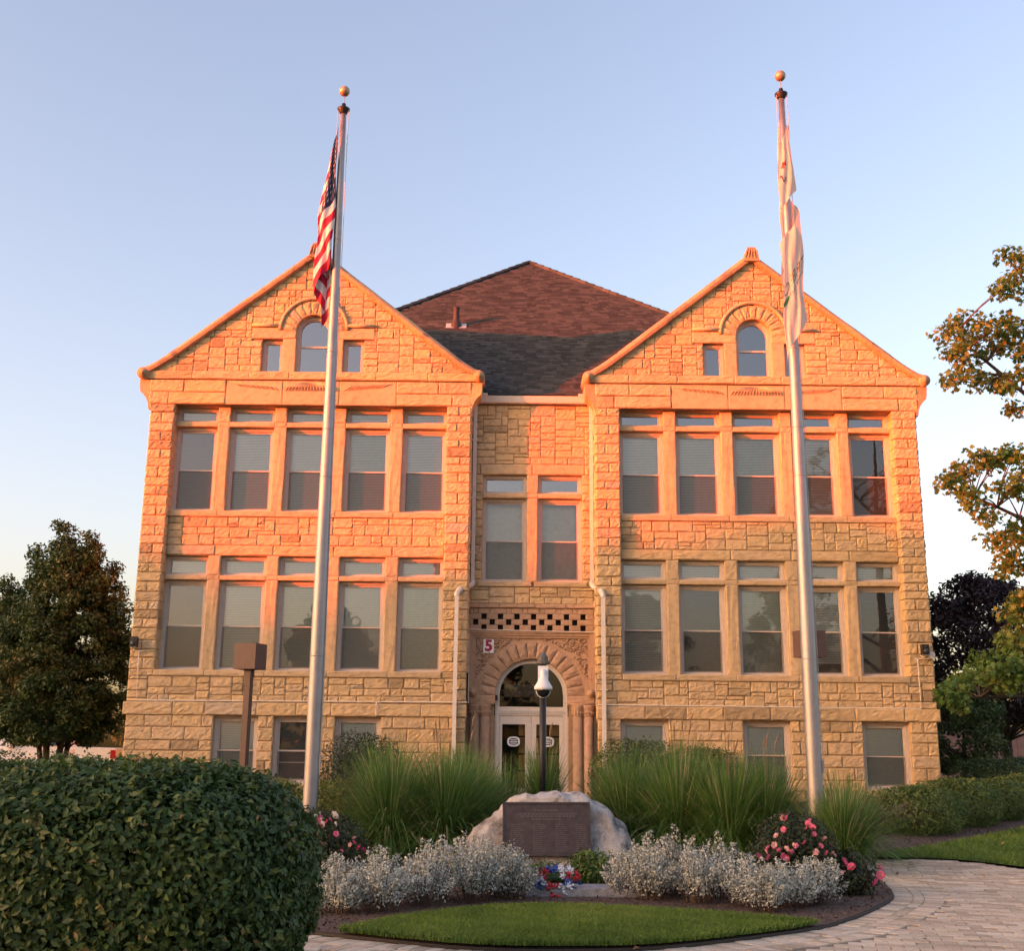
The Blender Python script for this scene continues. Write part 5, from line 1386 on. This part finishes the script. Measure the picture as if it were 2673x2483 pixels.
for r_ in range(9):
    for k in range(6 if r_ % 2 == 0 else 5):
        u_ = (.4 / 12) * (1 + 2 * k + (r_ % 2)); v_ = (7 / 13) / 10 * (r_ + 1)
        for sg in (-1, 1):
            pts = []
            for q in range(10):
                rr_ = .052 if q % 2 == 0 else .021; a = math.pi / 2 + q * math.pi / 5
                pts.append(on_flag(US, min(1, max(0, u_ + rr_ * math.cos(a) / 3.6)), min(1, max(0, v_ - rr_ * math.sin(a) / 2.4)), sg))
            c_ = sum(pts, Vector()) / 10; stn.add(pts + [c_], [(q, (q + 1) % 10, 10) for q in range(10)])
o = stn.build('stars', M_FW, fo); o['kind'] = 'stuff'
def flag_text(Fn, body, u0_, u1, v0, v1, mat, parent, name='lettering', mirror=True, rot=0.0):
    me = text_mesh(body, 1.0, mat, name); co_ = np.array([v.co[:] for v in me.vertices]); 
    if len(co_) == 0: return
    x0, x1 = co_[:, 0].min(), co_[:, 0].max(); y0, y1 = co_[:, 1].min(), co_[:, 1].max()
    for v in me.vertices:
        fx = (v.co.x - x0) / (x1 - x0); fy = (v.co.y - y0) / (y1 - y0)
        u_ = u0_ + (u1 - u0_) * fx; v_ = v1 + (v0 - v1) * fy
        v.co = on_flag(Fn, min(1, max(0, u_)), min(1, max(0, v_)), -1)
    o = link(name, me, parent); return o
def pz(y, Y=16.6): return px(1530, y, Y).z - gz(3.7, 16.8)
zt1, zb1, zt2, zb2_ = pz(180), pz(412), pz(318), pz(702)
W1 = flag_surface(zt1, 1.15, zt1 - zb1 - 1.15, 1, .135, [(0, -.6), (.42, 1.1), (.52, 1.1), (.95, -1.0), (1.0, -.95)], taper=1.3, phase=1.0, yo=.12, fold=-.26, wr=.006, am=.014)
f1 = thing('white_flag', 'limp white flag with a faint red and dark emblem, upper one on the right flagpole', 'flag', (3.70, 16.8, gz(3.7, 16.8)))
c1 = flag_mesh(W1, 40, 26, lambda u_, v_: 0).build('cloth', M_FLAGW, f1, True)
em = MB(); em.add([on_flag(W1, .84 + .045 * math.cos(t) * (1 + .3 * math.sin(5 * t)), .40 + .05 * math.sin(t) * (1 + .3 * math.sin(5 * t))) for t in [2 * math.pi * i / 24 for i in range(24)]], [tuple(range(24))]); em.build('emblem', plain('emblem_red', (.50, .05, .04), .8), c1)
em = MB(); em.tube([on_flag(W1, .80 + .10 * i / 10, .60 + .06 * math.sin(i * .55), -1, .006) for i in range(11)], .008, 5); em.build('scroll_mark', plain('emblem_dark', (.10, .06, .09), .8), c1)
W2 = flag_surface(zt2, 1.85, zt2 - zb2_ - 1.85, 1, .15, [(0, -.6), (.42, 1.35), (.52, 1.4), (.95, -1.05), (1.0, -1.0)], taper=.9, phase=2.2, yo=.12, fold=-.28, wr=.006, am=.016)
f2 = thing('white_flag', 'limp white flag with green mirrored lettering, lower one on the right flagpole', 'flag', (3.70, 16.8, gz(3.7, 16.8)))
c2 = flag_mesh(W2, 44, 34, lambda u_, v_: 0).build('cloth', M_FLAGW, f2, True)
M_FG = plain('flag_green', (.10, .17, .09), .8)
flag_text(W2, 'TREE C', .53, .93, .40, .50, M_FG, c2)
flag_text(W2, 'Arbor Day Foun', .54, .95, .53, .57, M_FG, c2)
gl_ = MB(); pts = [on_flag(W2, .90 + .05 * math.cos(t), .56 + .035 * math.sin(t)) for t in [2 * math.pi * i / 12 for i in range(12)]]; gl_.add(pts, [tuple(range(12))]); gl_.build('leaf_mark', plain('flag_leaf_green', (.05, .26, .10), .8), c2)

# ------------------------------------------------------------------ lamp posts, camera post, speakers, signs
def box_lamp(label, x, y, z0, z1, rz, w_=.46, d=.40):
    g = gz(x, y); t = thing('box_lamp_post', label, 'lamp', (x, y, g), 'brown box lamps', rz=rz)
    MB().box(-.06, .06, -.06, .06, -.05, z0 - g - .14).build('post', M_BROWNMETAL, t)
    mb = MB(); mb.box(-.07, .07, -.07, .07, z0 - g - .14, z0 - g + .003); mb.box(-.066, .066, -.066, .066, z0 - g - .30, z0 - g - .28); mb.build('collar', M_BROWNMETAL, t)
    mb = MB(); a, b = z0 - g, z1 - g
    q = [(-w_ / 2, -d / 2), (w_ / 2, -d / 2), (w_ / 2, d / 2), (-w_ / 2, d / 2)]
    mb.add([(x_, y_, a) for x_, y_ in q] + [(x_, y_, b - .02) for x_, y_ in q] + [(x_ * .97, y_ * .97, b) for x_, y_ in q], [(3, 2, 1, 0), (8, 9, 10, 11)] + [(i, (i + 1) % 4, (i + 1) % 4 + 4, i + 4) for i in range(4)] + [(i + 4, (i + 1) % 4 + 4, (i + 1) % 4 + 8, i + 8) for i in range(4)])
    mb.build('lamp_box', M_BROWNMETAL, t); mb = MB(); mb.box(-w_ / 2 - .004, w_ / 2 + .004, -d / 2 - .004, d / 2 + .004, a + .02, a + .032); mb.build('lens_trim', M_BROWNMETAL, t)
    MB().box(-.05, .05, -.05, .05, 0, .02).build('base_plate', M_BROWNMETAL, t)
box_lamp('brown box-shaped lamp on a post left of the left flagpole', -5.47, 22.0, 3.04, 3.52, R(-19))
box_lamp('brown box-shaped lamp on a post behind the right flagpole', 5.05, 22.0, 3.37, 3.87, R(18))
cp = thing('camera_post', 'black post with a white dome security camera in front of the entrance', 'camera post', (-.04, 19.5, gz(0, 19.5)))
g = gz(0, 19.5)
MB().tube([(0, 0, -.1), (0, 0, 3.0 - g)], .055, 16).build('post', M_BLACK, cp, True)
MB().lathe([(.06, 3.0 - g), (.11, 3.02 - g), (.115, 3.06 - g), (.085, 3.07 - g), (.085, 3.13 - g), (.05, 3.18 - g), (.03, 3.21 - g), (.0, 3.215 - g)], 0, 0, 10).build('cap', plain('weathered_cap', (.12, .11, .10), .6), cp)
cb = MB(); cb.box(-.085, .085, -.10, -.058, 2.66 - g, 2.98 - g); cb.build('bracket', M_WHITEP, cp)
cb = MB(); cb.lathe([(.045, 2.90 - g), (.05, 2.86 - g), (.05, 2.80 - g), (.075, 2.75 - g), (.148, 2.63 - g), (.15, 2.585 - g), (.135, 2.58 - g)], 0, -.20, 20); cb.tube([(0, -.08, 2.88 - g), (0, -.2, 2.88 - g)], .045, 10); cb.build('camera_housing', M_WHITEP, cp, True)
cb = MB(); cb.ball((0, -.20, 2.575 - g), (.112, .112, .115), 18, 10); cb.build('camera_dome', plain('smoked_dome', (.015, .015, .018), .08), cp, True)
cb = MB(); cb.tube([(.116 * math.cos(t), -.20, 2.575 - g + .118 * math.sin(t)) for t in [math.pi + math.pi * i / 12 for i in range(13)]], .008, 6); cb.build('dome_rim', M_WHITEP, cp)
def speaker(label, x, side):
    t = thing('wall_speaker', label, 'speaker', (x, YP - .06, 4.23), 'speakers at the building corners')
    MB().box(-.09, .09, -.22, -.04, 0, .28).build('cabinet', M_BLACK, t)
    mb = MB(); mb.tube([(0, -.222, .10), (0, -.235, .10)], .065, 18); mb.tube([(0, -.222, .215), (0, -.232, .215)], .022, 12); mb.build('cone', plain('speaker_cone', (.05, .05, .055), .4), t, True)
    mb = MB(); mb.box(-.02, .02, -.1, .06, -.05, 0); mb.box(-.08, .08, -.2, .02, -.015, -.002); mb.build('bracket', M_CONDUIT, t)
    if side > 0:
        MB().add([(.10, -.14, -.02), (.28, -.10, .04), (.30, .05, .10), (.12, .05, .10), (.10, -.14, -.05), (.26, -.10, -.16), (.30, .05, -.10), (.12, .05, -.10)], [(0, 1, 2, 3), (4, 7, 6, 5), (0, 4, 5, 1), (1, 5, 6, 2), (3, 2, 6, 7), (0, 3, 7, 4)]).build('horn_box', M_CREAM, t)
speaker('small black loudspeaker on the left outer corner of the building', -10.74, -1)
speaker('small black loudspeaker with a cream box on the right outer corner of the building', 10.60, 1)
st = thing('number_sign', 'white square sign with a dark red 5 over the entrance arch', 'sign', (xc(-1.195), YC - .05, zc_(4.47)))
MB().box(-.145, .145, -.012, .0, -.19, .19).build('plate', M_WHITEP, st)
o = link('number', text_mesh('5', .42, plain('crimson', (.33, .008, .04), .5), 'number', .002, .018), st); o.matrix_basis = Matrix.Translation((.0, -.016, 0)) @ Matrix.Rotation(math.pi / 2, 4, 'X')
# parking sign and low wall on the right, far back
ps = thing('parking_sign', 'small blue and white wheelchair parking sign behind the small tree', 'sign', (17.42, 45, .3))
MB().box(-.17, .17, -.01, .0, 2.05, 2.52).build('plate', M_WHITEP, ps); MB().box(-.03, .03, .001, .04, -.1, 2.5).build('post', M_ALU, ps)
mb = MB(); mb.box(-.13, .13, -.014, -.0105, 2.17, 2.48, 0); mb.build('blue_field', plain('sign_blue', (.02, .12, .45), .5), ps)
mb = MB(); mb.tube([(.075 * math.cos(t) - .01, -.018, 2.27 + .075 * math.sin(t)) for t in [2.6 + 4.0 * i / 12 for i in range(13)]], .011, 5); mb.tube([(-.03, -.018, 2.40), (-.02, -.018, 2.30), (.04, -.018, 2.30), (.075, -.018, 2.22)], .012, 5); mb.ball((-.035, -.018, 2.435), .02, 8, 5); mb.build('wheelchair_symbol', M_WHITEP, ps)
pw = thing('garden_wall', 'low pink brick wall beyond the hedge at the right edge', 'wall', (26, 56, .3))
M_PB = plain('pink_brick', (.42, .22, .17), .85, var=.15, scale=3)
mb = MB(); mb.box(-9, 12, 0, .3, -.3, 2.3); mb.build('wall_body', M_PB, pw); MB().box(-9.05, 12.05, -.05, .35, 2.302, 2.42).build('wall_cap', plain('wall_cap_stone', (.45, .38, .32), .8), pw)
for k in range(11): MB().box(-9 + k * 2.1, -8.98 + k * 2.1, -.012, 0, -.3, 2.3).build('joint', plain('wall_joint', (.25, .14, .11), .9), pw)

# ------------------------------------------------------------------ parked pickup
pt = thing('pickup_truck', 'white pickup truck parked behind the hedge under the left tree', 'truck', (-17.0, 42.0, .36))
M_CAR = plain('white_car_paint', (.80, .80, .82), .25, var=.02); M_TYRE = plain('tyre_rubber', (.02, .02, .02), .8); M_RIM = plain('steel_rim', (.4, .4, .42), .35, .8)
def side_prism(mb, poly, y0, y1, mi=0, inset=0.0, zref=1.2):
    n = len(poly); vs = [(x, y0 + (inset if z > zref else 0), z) for x, z in poly] + [(x, y1 - (inset if z > zref else 0), z) for x, z in poly]
    mb.add(vs, [tuple(range(n)), tuple(range(2 * n - 1, n - 1, -1))] + [(i, i + n, (i + 1) % n + n, (i + 1) % n) for i in range(n)], mi)
mb = MB(); side_prism(mb, [(-2.85, .45), (2.84, .45), (2.86, 1.20), (1.02, 1.24), (-1.35, 1.18), (-2.7, 1.05), (-2.88, .8)], -.95, .95); mb.build('body', M_CAR, pt)
mb = MB(); side_prism(mb, [(-1.42, 1.18), (.98, 1.23), (.86, 1.78), (.5, 1.84), (-.55, 1.84), (-.75, 1.78)], -.93, .93, 0, .12); mb.build('cab', M_CAR, pt)
for sg in (-1, 1):
    for a in ([(-1.15, 1.25), (-.25, 1.27), (-.25, 1.72), (-.68, 1.72)], [(-.17, 1.27), (.8, 1.28), (.74, 1.70), (-.17, 1.72)]):
        yy = sg * .945; MB().add([(x, sg * (.93 - .0 if z < 1.4 else .85), z) for x, z in a], [(0, 1, 2, 3)]).build('side_window', plain('car_glass', (.012, .014, .015), .06), pt)
for x in (-1.85, 1.75):
    for sg in (-1, 1):
        w_ = MB(); w_.tube([(x, sg * .72, .36), (x, sg * .955, .36)], .38, 24); wo = w_.build('wheel', M_TYRE, pt); MB().tube([(x, sg * .94, .36), (x, sg * .965, .36)], .22, 16).build('rim', M_RIM, wo)
        ar = MB(); ar.tube([(x + .44 * math.cos(t), sg * .952, .40 + .44 * math.sin(t)) for t in [math.pi * i / 14 for i in range(15)]], .03, 5); ar.build('wheel_arch', M_TYRE, pt)
for sg in (-1, 1): MB().box(2.70, 2.875, sg * .955 - .02, sg * .955 + .02, .86, 1.14).build('tail_light', plain('tail_red', (.40, .01, .015), .2), pt)
mb = MB(); mb.box(1.25, 1.47, -.957, -.951, .95, 1.15); mb.build('fuel_door', plain('fuel_door_pink', (.72, .52, .52), .3), pt)  # pinkish reflection is put into the fuel door's colour
mb = MB(); mb.box(1.005, 1.03, -.952, .952, .5, 1.242); mb.build('bed_gap', M_BLACK, pt)
mb = MB(); mb.box(2.86, 3.02, -.9, .9, .45, .62); mb.build('bumper', M_RIM, pt)
mb = MB(); mb.box(.97, .99, -.955, -.948, .85, 1.0); mb.build('side_marker', plain('amber_lens', (.6, .25, .05), .3), pt)
mb = MB(); mb.box(-.86, -.70, -1.12, -.95, 1.2, 1.38); mb.build('mirror', M_CAR, pt)

# ------------------------------------------------------------------ lawn blades, mulch chips, fallen leaves
def blades(name, label, poly, dens, h, dz, cull=True, wid=.0035):
    xs = [p[0] for p in poly]; ys = [p[1] for p in poly]; x0, x1, y0, y1 = max(-3, min(xs)), min(14.5, max(xs)), min(ys), min(30, max(ys))
    n = int((x1 - x0) * (y1 - y0) * dens); PX = rng.uniform(x0, x1, n); PY = rng.uniform(y0, y1, n)
    k = np_inside(PX, PY, poly)
    dep = PY; vis = np.abs((PX + .587) / PY) < .47; k &= vis
    PX, PY = PX[k], PY[k]; n = len(PX); a = rng.random(n) * 6.283; hh = h * rng.uniform(.5, 1.25, n); le_ = rng.uniform(.1, .9, n); b = rng.random(n) * 6.283
    V = np.empty((n, 4, 3)); ww = wid * rng.uniform(.8, 1.5, n) * (PY / 11) ** .7; zz = np_gz(PY) + dz
    V[:, 0] = np.stack([PX - ww * np.cos(a), PY - ww * np.sin(a), zz], 1); V[:, 1] = np.stack([PX + ww * np.cos(a), PY + ww * np.sin(a), zz], 1)
    mxx, myy = PX + hh * le_ * .35 * np.cos(b), PY + hh * le_ * .35 * np.sin(b)
    V[:, 2] = np.stack([mxx + ww * .7 * np.cos(a), myy + ww * .7 * np.sin(a), zz + hh * .6], 1)
    V[:, 3] = np.stack([PX + hh * le_ * np.cos(b), PY + hh * le_ * np.sin(b), zz + hh], 1)
    q = (np.arange(n) * 4)[:, None]; F = np.concatenate([q + [0, 1, 2], q + [0, 2, 3]], 1).reshape(-1, 3)
    patch = .46 + .2 * np.sin(PX * 2.1 + 1) * np.sin(PY * 1.7) + .16 * np.sin(PX * 7.3 + PY * 5.1) * np.sin(PY * 6.2 - PX * 3) + rng.normal(0, .2, n)
    o = link(name, np_mesh(name, V.reshape(-1, 3), F, np.repeat(np.clip(patch, 0, 1), 4), L_LAWN)); return tag(o, label, 'grass', kind='stuff')
blades('lawn_grass', 'short green grass of the crescent lawn in front of the bed', [(x_ * 1.012, y_ - .035 if y_ < 11.4 else y_ + .02) for x_, y_ in LAWNF], 9500, .055, .05)
blades('lawn_grass', 'mown green grass of the lawn at the right edge', LAWNR, 1100, .07, .02, wid=.005)
n = 26000; PX = rng.uniform(-4.5, 9, n); PY = rng.uniform(10.4, 24.5, n) if False else 10.4 + 14 * rng.random(n) ** 1.6
k = np_inside(PX, PY, BED) & ~np_inside(PX, PY, LAWNF); PX, PY = PX[k], PY[k]
P_ = np.stack([PX, PY, np_gz(PY) + .036 + .012 * rng.random(len(PX))], 1); N_ = unit(rng.normal(0, .45, P_.shape) + np.array([0, 0, 1.0]))
V, F = leaf_cards(P_, N_, .05, .38, .0)
M_CHIPS = leaf_mat('bark_chip', [(0, (.055, .036, .028)), (.5, (.10, .066, .050)), (.9, (.15, .105, .08)), (1, (.26, .21, .16))], .02, .95, .1)
tag(link('mulch_chips', np_mesh('mulch_chips', V, F, tints(len(P_), 4), M_CHIPS)), 'brown bark chips covering the planted bed', 'mulch', kind='stuff')
M_DRY = leaf_mat('dry_leaf', [(0, (.16, .08, .04)), (.5, (.30, .15, .07)), (1, (.45, .28, .14))], .1, .8)
nfall = 46; PX = rng.uniform(-2, 9, nfall); PY = rng.uniform(10.2, 22, nfall)
for i in range(nfall):
    if inside(PX[i], PY[i], BED) and not inside(PX[i], PY[i], LAWNF): z_ = .05
    else: z_ = .012 if not inside(PX[i], PY[i], LAWNF) and not inside(PX[i], PY[i], LAWNR) else .075
    V, F = leaf_cards(np.zeros((1, 3)), unit(rng.normal(0, .25, (1, 3)) + np.array([[0, 0, 1.]])), .075, .6, .25)
    o = link('fallen_leaf', np_mesh('fallen_leaf', V, F, np.full(4, random.random()), M_DRY)); o.location = (PX[i], PY[i], gz(PX[i], PY[i]) + z_ + .012)
    tag(o, 'small dry brown leaf fallen on the ground', 'leaf', 'fallen leaves')
